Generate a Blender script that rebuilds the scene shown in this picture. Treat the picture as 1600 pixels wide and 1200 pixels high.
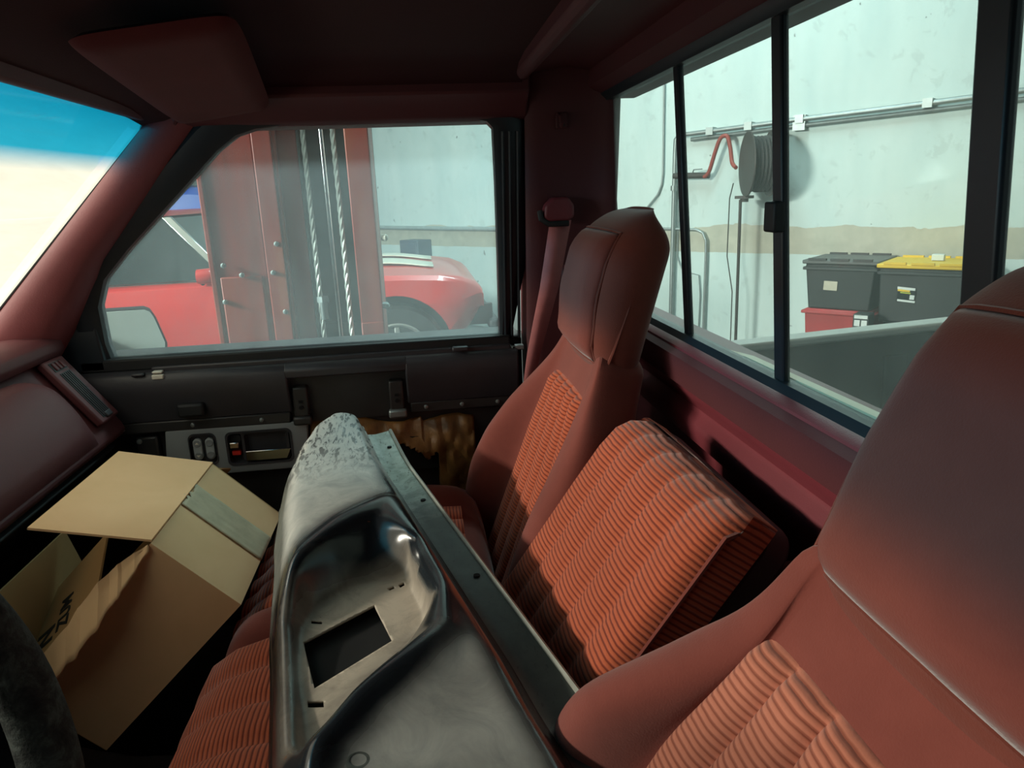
import bpy, bmesh, math, random
from mathutils import Vector, Matrix, noise
for o in list(bpy.data.objects): bpy.data.objects.remove(o, do_unlink=True)
S = bpy.context.scene
COL = S.collection
R = math.radians
random.seed(7)

# ---------------------------------------------------------------- camera
CAM = Vector((-.7793, .1317, 1.5718)); FOC = 1119.66
FW = Vector((.95908893, -.11856647, -.25708055)); RT = Vector((-.13269474, -.99041827, -.03825904)); UP = Vector((.25008104, -.07080706, .96563235))
cam = bpy.data.cameras.new('camera'); co = bpy.data.objects.new('camera', cam); COL.objects.link(co)
cam.sensor_fit = 'HORIZONTAL'; cam.sensor_width = 36; cam.lens = 36*FOC/1600; cam.clip_start = .01; cam.clip_end = 100
m3 = Matrix((RT, UP, -FW)).transposed(); co.matrix_world = Matrix.Translation(CAM) @ m3.to_4x4()
S.camera = co
# ---------------------------------------------------------------- light and exposure
S.view_settings.view_transform = 'Standard'; S.view_settings.look = 'None'; S.view_settings.gamma = 1
S.view_settings.use_curve_mapping = False; S.view_settings.exposure = 0.0
W = bpy.data.worlds.new('world'); S.world = W; W.use_nodes = True
W.node_tree.nodes['Background'].inputs[0].default_value = (.80, .93, .92, 1); W.node_tree.nodes['Background'].inputs[1].default_value = .3
def lamp(name, loc, target, sx, sy, power, col):
    l = bpy.data.lights.new(name, 'AREA'); l.shape = 'RECTANGLE'; l.size = sx; l.size_y = sy; l.energy = power; l.color = col
    o = bpy.data.objects.new(name, l); COL.objects.link(o); o.location = loc
    o.rotation_euler = (Vector(target)-Vector(loc)).to_track_quat('-Z', 'Y').to_euler(); return o
lamp('shop_light_front', (.5, 5.8, 3.42), (.1, 0, 1.1), 1.6, .28, 900, (1, .93, .82))
lamp('shop_light_side', (4.2, -1.2, 5.4), (4.6, -1.0, 0), 2.6, .6, 225, (.82, 1, .99))
lamp('fill_light_far', (-1.2, 9.0, 2.7), (.2, 0, 1.35), 3.2, 1.0, 420, (1, .95, .88))  # added fill light, low and soft, to brighten headrests and pillar
lamp('shop_light_bay', (3.6, 5.2, 5.4), (4.0, 5.0, 0), 2.6, .6, 80, (1, .98, .93))

# ---------------------------------------------------------------- helpers
def C(r, g, b):
    f = lambda c: (c/255/12.92 if c/255 <= .04045 else ((c/255+.055)/1.055)**2.4)
    return (f(r), f(g), f(b), 1)
def ray(px, py): return FW + RT*((px-800)/FOC) - UP*((py-600)/FOC)
def on_plane(px, py, p0, n):
    d = ray(px, py); n = Vector(n); return CAM + d*((Vector(p0)-CAM).dot(n)/d.dot(n))
def lerp_tab(tab, x):
    if x <= tab[0][0]: return tab[0][1]
    for (a, va), (b, vb) in zip(tab, tab[1:]):
        if x <= b:
            t = (x-a)/(b-a); t = t*t*(3-2*t)*.5+t*.5
            return va+(vb-va)*t
    return tab[-1][1]
def sm(a, b, x):
    t = max(0, min(1, (x-a)/(b-a))); return t*t*(3-2*t)

class MB:
    def __init__(s): s.v = []; s.f = []; s.uv = {}
    def add(s, p, uv=None):
        s.v.append(tuple(p)); i = len(s.v)-1
        if uv: s.uv[i] = uv
        return i
    def face(s, idx): s.f.append(tuple(idx))
    def box(s, x0, x1, y0, y1, z0, z1):
        return s.obox(Vector(((x0+x1)/2, (y0+y1)/2, (z0+z1)/2)), (Vector((1,0,0)), Vector((0,1,0)), Vector((0,0,1))), (abs(x1-x0)/2, abs(y1-y0)/2, abs(z1-z0)/2))
    def obox(s, c, ax, h):
        c = Vector(c); ids = []
        for k in range(8):
            ids.append(s.add(c + ax[0]*h[0]*(1 if k & 1 else -1) + ax[1]*h[1]*(1 if k & 2 else -1) + ax[2]*h[2]*(1 if k & 4 else -1)))
        for q in ((0,2,3,1),(4,5,7,6),(0,1,5,4),(2,6,7,3),(0,4,6,2),(1,3,7,5)): s.face([ids[i] for i in q])
        return s
    def loft(s, loops, closed=True, cap=True, uvs=None):
        ids = [[s.add(p, uvs[k][j] if uvs else None) for j, p in enumerate(l)] for k, l in enumerate(loops)]
        n = len(ids[0])
        for a, b in zip(ids, ids[1:]):
            for j in range(n if closed else n-1):
                s.face((a[j], a[(j+1) % n], b[(j+1) % n], b[j]))
        if cap: s.face(ids[0][::-1]); s.face(ids[-1])
        return s
    def ring(s, loops):           # loops bridged and the last joined to the first
        return s.loft(list(loops)+[loops[0]], cap=False)
    def prism(s, poly, d):
        d = Vector(d); return s.loft([[Vector(p) for p in poly], [Vector(p)+d for p in poly]])
    def tube(s, path, r, n=8, closed=False):
        path = [Vector(p) for p in path]; loops = []; m = len(path); up0 = None
        for i, p in enumerate(path):
            a = path[(i-1) % m] if (closed or i > 0) else p; b = path[(i+1) % m] if (closed or i < m-1) else p
            t = (b-a).normalized()
            if up0 is None:
                up0 = Vector((0,0,1)) if abs(t.z) < .9 else Vector((1,0,0))
            u = (up0 - t*up0.dot(t)).normalized(); up0 = u; w = t.cross(u)
            rr = r[i] if isinstance(r, (list, tuple)) else r
            loops.append([p + u*math.cos(2*math.pi*k/n)*rr + w*math.sin(2*math.pi*k/n)*rr for k in range(n)])
        if closed: s.loft(loops+[loops[0]], cap=False)
        else: s.loft(loops)
        return s
    def cyl(s, a, b, r, n=16, r2=None):
        return s.tube([a, b], [r, r if r2 is None else r2], n)
    def lathe(s, c, axis, prof, n=32):
        c = Vector(c); t = Vector(axis).normalized(); u = Vector((0,0,1)) if abs(t.z) < .9 else Vector((1,0,0))
        u = (u-t*u.dot(t)).normalized(); w = t.cross(u)
        return s.loft([[c+t*d + (u*math.cos(2*math.pi*k/n)+w*math.sin(2*math.pi*k/n))*r for k in range(n)] for d, r in prof])
    def grid(s, fn, nu, nv, uvf=None):
        ids = [[s.add(fn(i/nu, j/nv), uvf(i/nu, j/nv) if uvf else None) for j in range(nv+1)] for i in range(nu+1)]
        for i in range(nu):
            for j in range(nv): s.face((ids[i][j], ids[i+1][j], ids[i+1][j+1], ids[i][j+1]))
        return s
    def mesh(s, name):
        me = bpy.data.meshes.new(name); me.from_pydata(s.v, [], s.f)
        if s.uv:
            l = me.uv_layers.new(name='UVMap')
            for lp in me.loops: l.data[lp.index].uv = s.uv.get(lp.vertex_index, (0, 0))
        bm = bmesh.new(); bm.from_mesh(me); bmesh.ops.recalc_face_normals(bm, faces=bm.faces); bm.to_mesh(me); bm.free()
        return me
def obj(name, mb, mat, parent=None, smooth=35, bevel=0, sub=0, solid=0, seg=2, label=None, cat=None, group=None, kind=None, soff=-1):
    me = mb.mesh(name) if isinstance(mb, MB) else mb
    if mat: me.materials.append(mat)
    o = bpy.data.objects.new(name, me); COL.objects.link(o)
    if smooth:
        me.shade_smooth(); me.set_sharp_from_angle(angle=R(smooth))
    if solid:
        q = o.modifiers.new('solid', 'SOLIDIFY'); q.thickness = solid; q.offset = soff
    if bevel:
        q = o.modifiers.new('bevel', 'BEVEL'); q.width = bevel; q.segments = seg; q.limit_method = 'ANGLE'; q.angle_limit = R(35)
    if sub:
        q = o.modifiers.new('sub', 'SUBSURF'); q.levels = sub; q.render_levels = sub
    if parent: o.parent = parent; 
    return tag(o, label, cat, group, kind)
def tag(o, label=None, cat=None, group=None, kind=None):
    if label: o['label'] = label
    if cat: o['category'] = cat
    if group: o['group'] = group
    if kind: o['kind'] = kind
    return o
def thing(name, label, cat, base=(0,0,0), group=None, kind=None):
    o = bpy.data.objects.new(name, None); COL.objects.link(o); o.empty_display_size = .05
    o.location = base
    return tag(o, label, cat, group, kind)
def part(name, mb, mat, parent, **k):
    o = obj(name, mb, mat, None, **k); o.parent = parent
    M = Matrix.Translation(-Vector(parent_base(parent)))
    o.matrix_parent_inverse = M
    return o
def parent_base(p): return p.location if p.type == 'EMPTY' else Vector((0,0,0))
def cut(o, cutter):
    c = obj('cutter', cutter, None, smooth=0)
    q = o.modifiers.new('bool', 'BOOLEAN'); q.operation = 'DIFFERENCE'; q.object = c; q.solver = 'EXACT'
    dg = bpy.context.evaluated_depsgraph_get(); me = bpy.data.meshes.new_from_object(o.evaluated_get(dg))
    o.modifiers.clear(); old = o.data; o.data = me; bpy.data.meshes.remove(old)
    bpy.data.objects.remove(c, do_unlink=True)
    me.shade_smooth(); me.set_sharp_from_angle(angle=R(35)); return o
def rrect(cx, cy, hx, hy, r, n=5):
    pts = []
    for sx, sy, a0 in ((1,1,0), (-1,1,90), (-1,-1,180), (1,-1,270)):
        for k in range(n+1):
            a = R(a0+90*k/n); pts.append((cx+sx*(hx-r)+r*math.cos(a), cy+sy*(hy-r)+r*math.sin(a)))
    return pts
def poly_inside(poly, x, y):
    c = False; n = len(poly)
    for i in range(n):
        x1, y1 = poly[i]; x2, y2 = poly[(i+1) % n]
        if (y1 > y) != (y2 > y) and x < (x2-x1)*(y-y1)/(y2-y1)+x1: c = not c
    return c
def poly_dist(poly, x, y):
    best = 9; n = len(poly)
    for i in range(n):
        x1, y1 = poly[i]; x2, y2 = poly[(i+1) % n]; dx, dy = x2-x1, y2-y1
        t = max(0, min(1, ((x-x1)*dx+(y-y1)*dy)/(dx*dx+dy*dy))); best = min(best, math.hypot(x-x1-t*dx, y-y1-t*dy))
    return best

# ---------------------------------------------------------------- materials
class NT:
    def __init__(s, name):
        s.m = bpy.data.materials.new(name); s.m.use_nodes = True; s.t = s.m.node_tree; s.t.nodes.clear()
        s.out = s.n('ShaderNodeOutputMaterial')
    def n(s, t, **k):
        x = s.t.nodes.new(t)
        for a, b in k.items(): setattr(x, a, b)
        return x
    def l(s, a, b): s.t.links.new(a, b)
    def coord(s, scale=(1,1,1), which='Object'):
        tc = s.n('ShaderNodeTexCoord'); mp = s.n('ShaderNodeMapping'); mp.inputs['Scale'].default_value = scale
        s.l(tc.outputs[which], mp.inputs[0]); return mp.outputs[0]
    def noise(s, vec, scale, detail=4, rough=.6, dist=0):
        x = s.n('ShaderNodeTexNoise'); x.inputs['Scale'].default_value = scale; x.inputs['Detail'].default_value = detail; x.inputs['Roughness'].default_value = rough; x.inputs['Distortion'].default_value = dist
        s.l(vec, x.inputs['Vector']); return x.outputs['Fac']
    def ramp(s, fac, stops):
        x = s.n('ShaderNodeValToRGB'); e = x.color_ramp.elements
        e[0].position, e[0].color = stops[0]; e[1].position, e[1].color = stops[-1]
        for p, c in stops[1:-1]:
            k = e.new(p); k.color = c
        s.l(fac, x.inputs[0]); return x.outputs[0]
    def mix(s, fac, a, b, mode='MIX'):
        x = s.n('ShaderNodeMix'); x.data_type = 'RGBA'; x.blend_type = mode
        for v, i in ((fac, 0), (a, 6), (b, 7)):
            if hasattr(v, 'links') or hasattr(v, 'is_linked'): s.l(v, x.inputs[i])
            else: x.inputs[i].default_value = v
        return x.outputs[2]
    def math(s, op, a, b=None, c=None):
        x = s.n('ShaderNodeMath', operation=op)
        for i, v in enumerate((a, b, c)):
            if v is None: continue
            if hasattr(v, 'is_linked'): s.l(v, x.inputs[i])
            else: x.inputs[i].default_value = v
        return x.outputs[0]
    def bsdf(s, col, rough=.6, metal=0, bump=None, bstr=.3, bdist=.002, spec=.5, sheen=0, coat=0):
        b = s.n('ShaderNodeBsdfPrincipled')
        for v, k in ((col, 'Base Color'), (rough, 'Roughness'), (metal, 'Metallic'), (spec, 'Specular IOR Level'), (sheen, 'Sheen Weight'), (coat, 'Coat Weight')):
            if hasattr(v, 'is_linked'): s.l(v, b.inputs[k])
            else: b.inputs[k].default_value = v
        if bump is not None:
            q = s.n('ShaderNodeBump'); q.inputs['Strength'].default_value = bstr; q.inputs['Distance'].default_value = bdist
            s.l(bump, q.inputs['Height']); s.l(q.outputs[0], b.inputs['Normal'])
        s.l(b.outputs[0], s.out.inputs[0]); return s.m
def plain(name, col, rough=.6, metal=0, var=.18, scale=12, bump=.15, bscale=220, spec=.5, sheen=0, coat=0):
    t = NT(name); v = t.coord(); a = t.noise(v, scale, 5)
    lo = tuple(c*(1-var) for c in col[:3])+(1,); hi = tuple(min(1, c*(1+var)) for c in col[:3])+(1,)
    c = t.ramp(a, [(.3, lo), (.7, hi)])
    return t.bsdf(c, rough, metal, t.noise(v, bscale, 2) if bump else None, bump, .001, spec, sheen, coat)
def ribbed(name, crest, groove, period=.0066):
    t = NT(name); uv = t.n('ShaderNodeUVMap'); sp = t.n('ShaderNodeSeparateXYZ'); t.l(uv.outputs[0], sp.inputs[0])
    wob = t.noise(t.coord((1,1,1)), 22, 2)
    v = t.math('ADD', sp.outputs[1], t.math('MULTIPLY', wob, .004))
    sn = t.math('SINE', t.math('MULTIPLY', v, 2*math.pi/period))
    h = t.math('ADD', t.math('MULTIPLY', sn, .5), .5)
    fz = t.noise(t.coord(), 350, 3); pat = t.noise(t.coord(), 14, 4)
    c = t.ramp(h, [(.08, groove), (.5, crest)])
    c = t.mix(t.math('MULTIPLY', pat, .45), c, tuple(x*.55 for x in crest[:3])+(1,))
    hh = t.math('ADD', t.math('POWER', h, .6), t.math('MULTIPLY', fz, .25))
    return t.bsdf(c, .9, 0, hh, .55, .0022, .15, .25)
def velour(name, col, col2, sheen=.3):
    t = NT(name); v = t.coord(); a = t.noise(v, 7, 5, .65, .6); b = t.noise(v, 500, 2); d = t.noise(v, 45, 3)
    c = t.mix(a, col, col2); c = t.mix(t.math('MULTIPLY', d, .25), c, tuple(x*.5 for x in col[:3])+(1,))
    return t.bsdf(c, .95, 0, b, .25, .0012, .1, sheen)
def glass(name, tint, haze, hazecol, refl=.06, streak=True):
    t = NT(name); tr = t.n('ShaderNodeBsdfTransparent'); tr.inputs[0].default_value = tint
    gl = t.n('ShaderNodeBsdfGlossy'); gl.inputs['Roughness'].default_value = .02
    tl = t.n('ShaderNodeBsdfTranslucent'); tl.inputs[0].default_value = hazecol
    m1 = t.n('ShaderNodeMixShader'); v = t.coord((3, 3, 1)); a = t.noise(v, 5, 5, .6, .8)
    f = t.math('MULTIPLY', t.math('ADD', t.math('MULTIPLY', a, .8), .6), haze)
    t.l(f, m1.inputs[0]); t.l(tr.outputs[0], m1.inputs[1]); t.l(tl.outputs[0], m1.inputs[2])
    m2 = t.n('ShaderNodeMixShader'); m2.inputs[0].default_value = refl
    t.l(m1.outputs[0], m2.inputs[1]); t.l(gl.outputs[0], m2.inputs[2]); t.l(m2.outputs[0], t.out.inputs[0]); return t.m

m_rib = ribbed('corduroy_orange', C(192,96,64), C(118,44,30))
m_rib_tan = ribbed('corduroy_tan', C(196,122,98), C(146,78,60), .0066)
m_vel = velour('velour_red', C(142,76,66), C(104,51,44))
m_vel_d = velour('velour_dark', C(132,68,56), C(94,46,37))
m_head = velour('headliner_cloth', C(58,22,26), C(48,18,21), .03)
m_visor = velour('visor_cloth', C(92,38,38), C(78,31,31), .03)
m_pillar = plain('maroon_pillar', C(128,66,70), .6, var=.08, scale=5, bump=.2, bscale=400)
m_vinyl = plain('maroon_vinyl', C(116,46,54), .5, var=.12, scale=5, bump=.25, bscale=500)
m_trim = plain('maroon_trim', C(80,31,36), .65, var=.1, scale=5, bump=.2, bscale=400)
m_dash = plain('maroon_dash', C(92,46,50), .58, var=.1, scale=4, bump=.25, bscale=600)
m_black = plain('black_rubber', C(24,27,30), .6, var=.2, scale=8, bump=.1)
m_blackg = plain('black_plastic', C(56,56,61), .42, var=.2, scale=6, bump=.2, bscale=500)
m_frame = plain('window_frame_black', C(22,32,40), .45, var=.15, scale=6, bump=.05)
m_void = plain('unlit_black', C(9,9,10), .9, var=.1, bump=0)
m_greyp = plain('grey_plastic', C(138,144,146), .5, var=.06, scale=5, bump=.15, bscale=700)
m_greyb = plain('grey_button', C(168,176,178), .45, var=.05, bump=0)
m_chrome = plain('chrome', C(205,205,205), .16, 1, var=.03, bump=0)
m_steel = plain('galvanised_steel', C(150,160,160), .45, .7, var=.12, scale=20, bump=0)
m_white = plain('white_plastic', C(225,222,208), .4, var=.04, bump=0)
m_red = plain('red_plastic', C(220,50,40), .4, var=.04, bump=0)
m_dmetal = plain('door_metal', C(50,49,49), .4, var=.3, scale=9, bump=.1, bscale=80)
m_carpet = plain('dark_carpet', C(30,22,22), .95, var=.3, scale=60, bump=.6, bscale=300)
m_bed = plain('bed_liner', C(32,39,39), .6, var=.25, scale=5, bump=.3, bscale=90)
m_bedrail = plain('bed_rail_white', C(196,200,196), .5, var=.08, bump=0)
m_redpaint = plain('car_red', C(196,44,42), .3, var=.06, scale=2, bump=0, coat=.4)
m_whitepaint = plain('car_white', C(214,206,190), .35, var=.04, scale=2, bump=0, coat=.3)
m_bluepaint = plain('vehicle_blue', C(30,84,190), .3, var=.06, scale=2, bump=0, coat=.4)
m_tyre = plain('tyre', C(34,34,36), .8, var=.2, bump=.2)
m_alloy = plain('alloy_wheel', C(170,168,164), .35, .6, var=.08, bump=0)
m_carglass = plain('dark_car_glass', C(34,44,46), .08, var=.1, scale=1.5, bump=0)
m_bin = plain('bin_black', C(36,42,44), .5, var=.15, scale=4, bump=.1)
m_binlid = plain('bin_lid_grey', C(84,88,88), .5, var=.1, scale=4, bump=.1)
m_yellow = plain('bin_lid_yellow', C(230,190,40), .45, var=.06, bump=0)
m_redbox = plain('tote_red', C(170,46,50), .5, var=.12, scale=5, bump=.1)
m_reel = plain('hose_reel', C(58,52,50), .55, .2, var=.25, scale=6, bump=.1)
m_hose = plain('hose_red', C(150,60,50), .55, var=.12, bump=0)
m_paper = None
def corr(name, base, dark):
    t = NT(name); v = t.coord(); a = t.noise(v, 9, 5, .6, .4); f = t.noise(t.coord((1, 1, 1)), 90, 3)
    c = t.mix(a, base, dark); return t.bsdf(c, .85, 0, f, .12, .001, .2)
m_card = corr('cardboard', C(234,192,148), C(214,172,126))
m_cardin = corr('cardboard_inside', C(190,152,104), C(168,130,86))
m_tape = plain('packing_tape', C(184,170,142), .6, var=.14, scale=30, bump=.4, bscale=60, spec=.2)
m_ink = plain('black_ink', C(30,32,30), .7, var=.1, bump=0)
m_bag = plain('plastic_bag', C(120,124,124), .2, var=.2, scale=20, bump=.3, bscale=50)
m_label = plain('paper_label', C(196,190,172), .7, var=.12, scale=30, bump=0)
m_labelw = plain('white_label', C(214,222,220), .5, var=.05, bump=0)
m_green = plain('lime_print', C(176,190,60), .5, var=.05, bump=0)
def barrier_mat():
    t = NT('waxed_brown_paper'); v = t.coord(); a = t.noise(v, 13, 5, .6, 1.2); f = t.noise(v, 40, 4)
    c = t.ramp(a, [(.25, C(104,74,42)), (.5, C(138,98,54)), (.72, C(168,120,66))])
    return t.bsdf(c, .42, 0, f, .5, .004, .5)
m_paper = barrier_mat()
def wall_mat():
    t = NT('painted_concrete'); v = t.coord(); sp = t.n('ShaderNodeSeparateXYZ'); t.l(v, sp.inputs[0])
    n1 = t.noise(v, 1.6, 6, .62, .5); n2 = t.noise(v, 7, 5, .65, .4); n3 = t.noise(t.coord((1, 1, .25)), 2.6, 4)
    base = t.ramp(n3, [(.3, C(196,216,215)), (.7, C(214,229,226))])
    base = t.mix(t.math('MULTIPLY', t.math('GREATER_THAN', n2, .61), .3), base, C(176,188,184))
    z = t.math('ADD', sp.outputs[2], t.math('MULTIPLY', t.math('SUBTRACT', n1, .5), .22))
    lo = t.math('GREATER_THAN', t.math('ADD', sp.outputs[2], t.math('MULTIPLY', t.math('SUBTRACT', n2, .5), .02)), .965); hi = t.math('LESS_THAN', z, 1.205)
    tan = t.ramp(n2, [(.3, C(178,178,164)), (.7, C(198,196,180))])
    c = t.mix(t.math('MULTIPLY', lo, hi), base, tan)
    sp2 = t.noise(v, 11, 3, .5); c = t.mix(t.math('MULTIPLY', t.math('GREATER_THAN', sp2, .735), .7), c, C(110,116,112))
    return t.bsdf(c, .75, 0, n2, .08, .004, .3)
m_wall = wall_mat()
m_wallp = plain('cream_wall', C(188,186,174), .8, var=.05, scale=1.2, bump=.1, bscale=20)
m_floor = plain('shop_concrete', C(92,94,92), .5, var=.2, scale=2, bump=.15, bscale=30)
def lift_mat():
    t = NT('lift_red_paint'); v = t.coord((1, 1, .12)); a = t.noise(v, 14, 5, .6, .3); b = t.noise(t.coord(), 5, 5, .65)
    c = t.ramp(a, [(.3, C(118,38,28)), (.55, C(150,50,38)), (.75, C(164,84,52))]); c = t.mix(t.math('MULTIPLY', b, .35), c, C(96,50,40))
    return t.bsdf(c, .45, 0, t.noise(t.coord(), 90, 2), .1, .001)
m_lift = lift_mat()
m_liftdark = plain('lift_recess', C(58,64,60), .6, .2, var=.3, scale=8, bump=.2)
def wheel_mat():
    t = NT('worn_steering_rim'); v = t.coord(); a = t.noise(v, 55, 5, .7, .5)
    c = t.ramp(a, [(.35, C(20,22,22)), (.5, C(44,48,46)), (.68, C(78,84,80))]); return t.bsdf(c, .7, 0, t.noise(v, 160, 3), .6, .002, .3)
m_wheel = wheel_mat()
def bezel_mat():
    t = NT('dusty_dash_panel'); at = t.n('ShaderNodeAttribute', attribute_name='dust'); at2 = t.n('ShaderNodeAttribute', attribute_name='tan'); at3 = t.n('ShaderNodeAttribute', attribute_name='scuff')
    v = t.coord(); a = t.noise(v, 18, 6, .68, 1.0); n2 = t.noise(t.coord((1, 3.2, 1)), 46, 4, .6, .4); n3 = t.noise(v, 6, 5, .6, .8)
    dust = t.ramp(a, [(.3, C(146,148,144)), (.65, C(180,179,172))]); tan = t.ramp(a, [(.3, C(150,138,124)), (.6, C(192,178,160))])
    pale = t.mix(at2.outputs['Fac'], dust, tan)
    f = t.math('ADD', at.outputs['Fac'], t.math('MULTIPLY', t.math('SUBTRACT', n3, .5), .55)); f = t.math('MINIMUM', t.math('MAXIMUM', f, 0), 1)
    sc = t.math('MULTIPLY', t.ramp(n2, [(.5, (0,0,0,1)), (.58, (1,1,1,1))]), at3.outputs['Fac'])
    f = t.math('MULTIPLY', f, t.math('SUBTRACT', 1, t.math('MULTIPLY', sc, .75)))
    c = t.mix(f, C(30,34,38), pale)
    rust = t.math('MULTIPLY', t.math('GREATER_THAN', t.noise(v, 60, 3), .74), at2.outputs['Fac']); c = t.mix(rust, c, C(110,60,36))
    r = t.math('ADD', t.math('MULTIPLY', f, .42), .16)
    return t.bsdf(c, r, 0, n2, .05, .001, .5)
m_bezel = bezel_mat()
def flange_mat():
    t = NT('pale_flange'); v = t.coord(); a = t.noise(v, 30, 5, .65, .6); b = t.noise(t.coord((1, 3, 1)), 70, 4)
    c = t.ramp(a, [(.35, C(120,128,112)), (.6, C(168,174,160))]); c = t.mix(t.ramp(b, [(.6, (0,0,0,1)), (.68, (1,1,1,1))]), c, C(90,90,72)); sx = t.n('ShaderNodeSeparateXYZ'); t.l(v, sx.inputs[0]); g_ = t.math('ADD', t.math('MULTIPLY', t.math('SUBTRACT', sx.outputs[0], .28), 5), t.math('MULTIPLY', a, .9)); g_ = t.math('MINIMUM', t.math('MAXIMUM', g_, .12), 1); c = t.mix(g_, C(52,56,56), c); return t.bsdf(c, .42, 0, b, .1, .001)
m_flange = flange_mat()
def shade_glass():
    t = NT('tinted_windshield'); g = t.n('ShaderNodeNewGeometry'); sp = t.n('ShaderNodeSeparateXYZ'); t.l(g.outputs['Position'], sp.inputs[0])
    f = t.ramp(t.math('MULTIPLY', t.math('SUBTRACT', sp.outputs[2], 1.62), 8), [(.12, (.90,.92,.88,1)), (.36, (.02,.40,.66,1)), (1, (.0,.26,.5,1))])
    tr = t.n('ShaderNodeBsdfTransparent'); t.l(f, tr.inputs[0]); tl = t.n('ShaderNodeBsdfTranslucent'); t.l(t.mix(1.0, f, (.50, .50, .47, 1), 'MULTIPLY'), tl.inputs[0])
    a = t.noise(t.coord((2, 14, 1)), 3, 4, .6, .3); m1 = t.n('ShaderNodeMixShader'); t.l(t.math('ADD', t.math('MULTIPLY', a, .2), .52), m1.inputs[0]); t.l(tr.outputs[0], m1.inputs[1]); t.l(tl.outputs[0], m1.inputs[2])
    gl = t.n('ShaderNodeBsdfGlossy'); gl.inputs['Roughness'].default_value = .02; m2 = t.n('ShaderNodeMixShader'); m2.inputs[0].default_value = .04
    t.l(m1.outputs[0], m2.inputs[1]); t.l(gl.outputs[0], m2.inputs[2]); t.l(m2.outputs[0], t.out.inputs[0]); return t.m
m_shade = shade_glass()
m_gdoor = glass('dusty_door_glass', (.84,.96,.97,1), .13, (.8,.9,.92,1), .02)
m_grear = glass('dusty_rear_glass', (.86,.93,.92,1), .12, (.8,.9,.88,1), .015)
m_mirror = plain('mirror_reflection_tone', C(222,232,224), .35, 0, var=.03, bump=0)  # pale matt colour stands in for the bright reflection in the mirror
# ================================================================ SETTING: the workshop
WA = Vector((.742, .67, 0)).normalized(); WN = Vector((-.67, .742, 0)).normalized(); W0 = Vector((4.24, -3.95, 0))
def wall_pt(s, z, off=0): return W0 + WA*s + WN*off + Vector((0,0,z))
def wpx(px, py, off=0): return on_plane(px, py, W0+WN*off, WN)
mb = MB(); mb.prism([wall_pt(-6, 0), wall_pt(13, 0), wall_pt(13, 5.6), wall_pt(-6, 5.6)], -WN*.2)
obj('wall_far', mb, m_wall, smooth=0, kind='structure', label='white painted concrete workshop wall with a worn tan band')
mb = MB(); e = wall_pt(13, 0); mb.prism([e, e+WN*16, e+WN*16+Vector((0,0,5.6)), e+Vector((0,0,5.6))], WA*.2)
obj('wall_front', mb, m_wallp, smooth=0, kind='structure', label='cream workshop wall seen through the windshield')
mb = MB(); a = wall_pt(-6, -.1); mb.prism([a-WN*.2, a+WA*19.2-WN*.2, a+WA*19.2+WN*16, a+WN*16], (0,0,.1))
obj('floor', mb, m_floor, smooth=0, kind='structure', label='grey concrete workshop floor')
mb = MB(); e = wall_pt(-6, 0)+WN*16; mb.prism([e, e+WA*19, e+WA*19+Vector((0,0,5.6)), e+Vector((0,0,5.6))], WN*.2)
mb2 = MB(); a = wall_pt(-6, 5.6); mb2.prism([a-WN*.2, a+WA*19.2-WN*.2, a+WA*19.2+WN*16, a+WN*16], (0,0,.1))
obj('ceiling', mb2, m_wallp, smooth=0, kind='structure', label='pale workshop ceiling high above the truck')
obj('wall_left', mb, plain('darkened_wall', C(66,70,68), .8, var=.1, scale=2, bump=.1, bscale=20), smooth=0, kind='structure', label='unseen workshop wall on the driver side, dark grey to cut side light')  # unseen wall, made dark to hold back light from the driver side

# ================================================================ SETTING: the cab shell
# floor pan with transmission tunnel and toe board
mb = MB()
sec = []
for y in (-.34, .3, .5, .62, .74, .9, 1.05):
    t = sm(.62, 1.0, y); zf = .60+.26*t; zt = .70+.2*t+.05*sm(.3, .6, y)
    sec.append([Vector((x, y, z)) for x, z in ((-.84, zf), (-.32, zf), (-.22, zt), (.22, zt), (.32, zf), (.84, zf), (.84, .5), (-.84, .5))])
mb.loft(sec); obj('floor', mb, m_carpet, smooth=30, kind='structure', label='dark carpeted cab floor with raised tunnel')
# headliner
mb = MB()
def roof_z(x, y):
    e = min(.85, max(0, abs(x)-.52)/.2); f = sm(.30, .62, y)
    return 1.792-.012*f - .058*f*f - .075*e*e*(1-.8*f) + .012*math.cos(x*1.6)
xs = [-.76+1.52*i/24 for i in range(25)]; ys = [-.085+.70*j/16 for j in range(17)]
lo = [[Vector((x, y, roof_z(x, y))) for x in xs] for y in ys]
loops = [l + [Vector((p.x, p.y, 1.86)) for p in reversed(l)] for l in lo]
mb.loft(loops); obj('ceiling', mb, m_head, smooth=60, kind='structure', label='dark maroon cloth headliner of the cab')
# rear header trim between headliner and rear window, with a raised lip
mb = MB()
prof = [(-.07, 1.80), (-.07, 1.782), (-.082, 1.774), (-.096, 1.778), (-.105, 1.792), (-.18, 1.802), (-.24, 1.79), (-.262, 1.762), (-.275, 1.752), (-.34, 1.752), (-.34, 1.86), (-.07, 1.86)]
mb.loft([[Vector((x, y, z)) for y, z in prof] for x in (-.76, -.4, 0, .4, .76)])
obj('trim_1', mb, m_trim, smooth=40, bevel=.004, kind='structure', label='maroon moulded trim above the rear window')
# windshield header
mb = MB(); prof = [(.598, 1.722), (.575, 1.752), (.52, 1.785), (.52, 1.86), (.66, 1.86), (.66, 1.75), (.612, 1.724)]
mb.loft([[Vector((x, y+(.0 if abs(x) < .6 else -.0), z)) for y, z in prof] for x in (-.76, -.3, .3, .76)])
obj('trim_2', mb, m_trim, smooth=40, bevel=.006, kind='structure', label='maroon header trim above the windshield')
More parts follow.
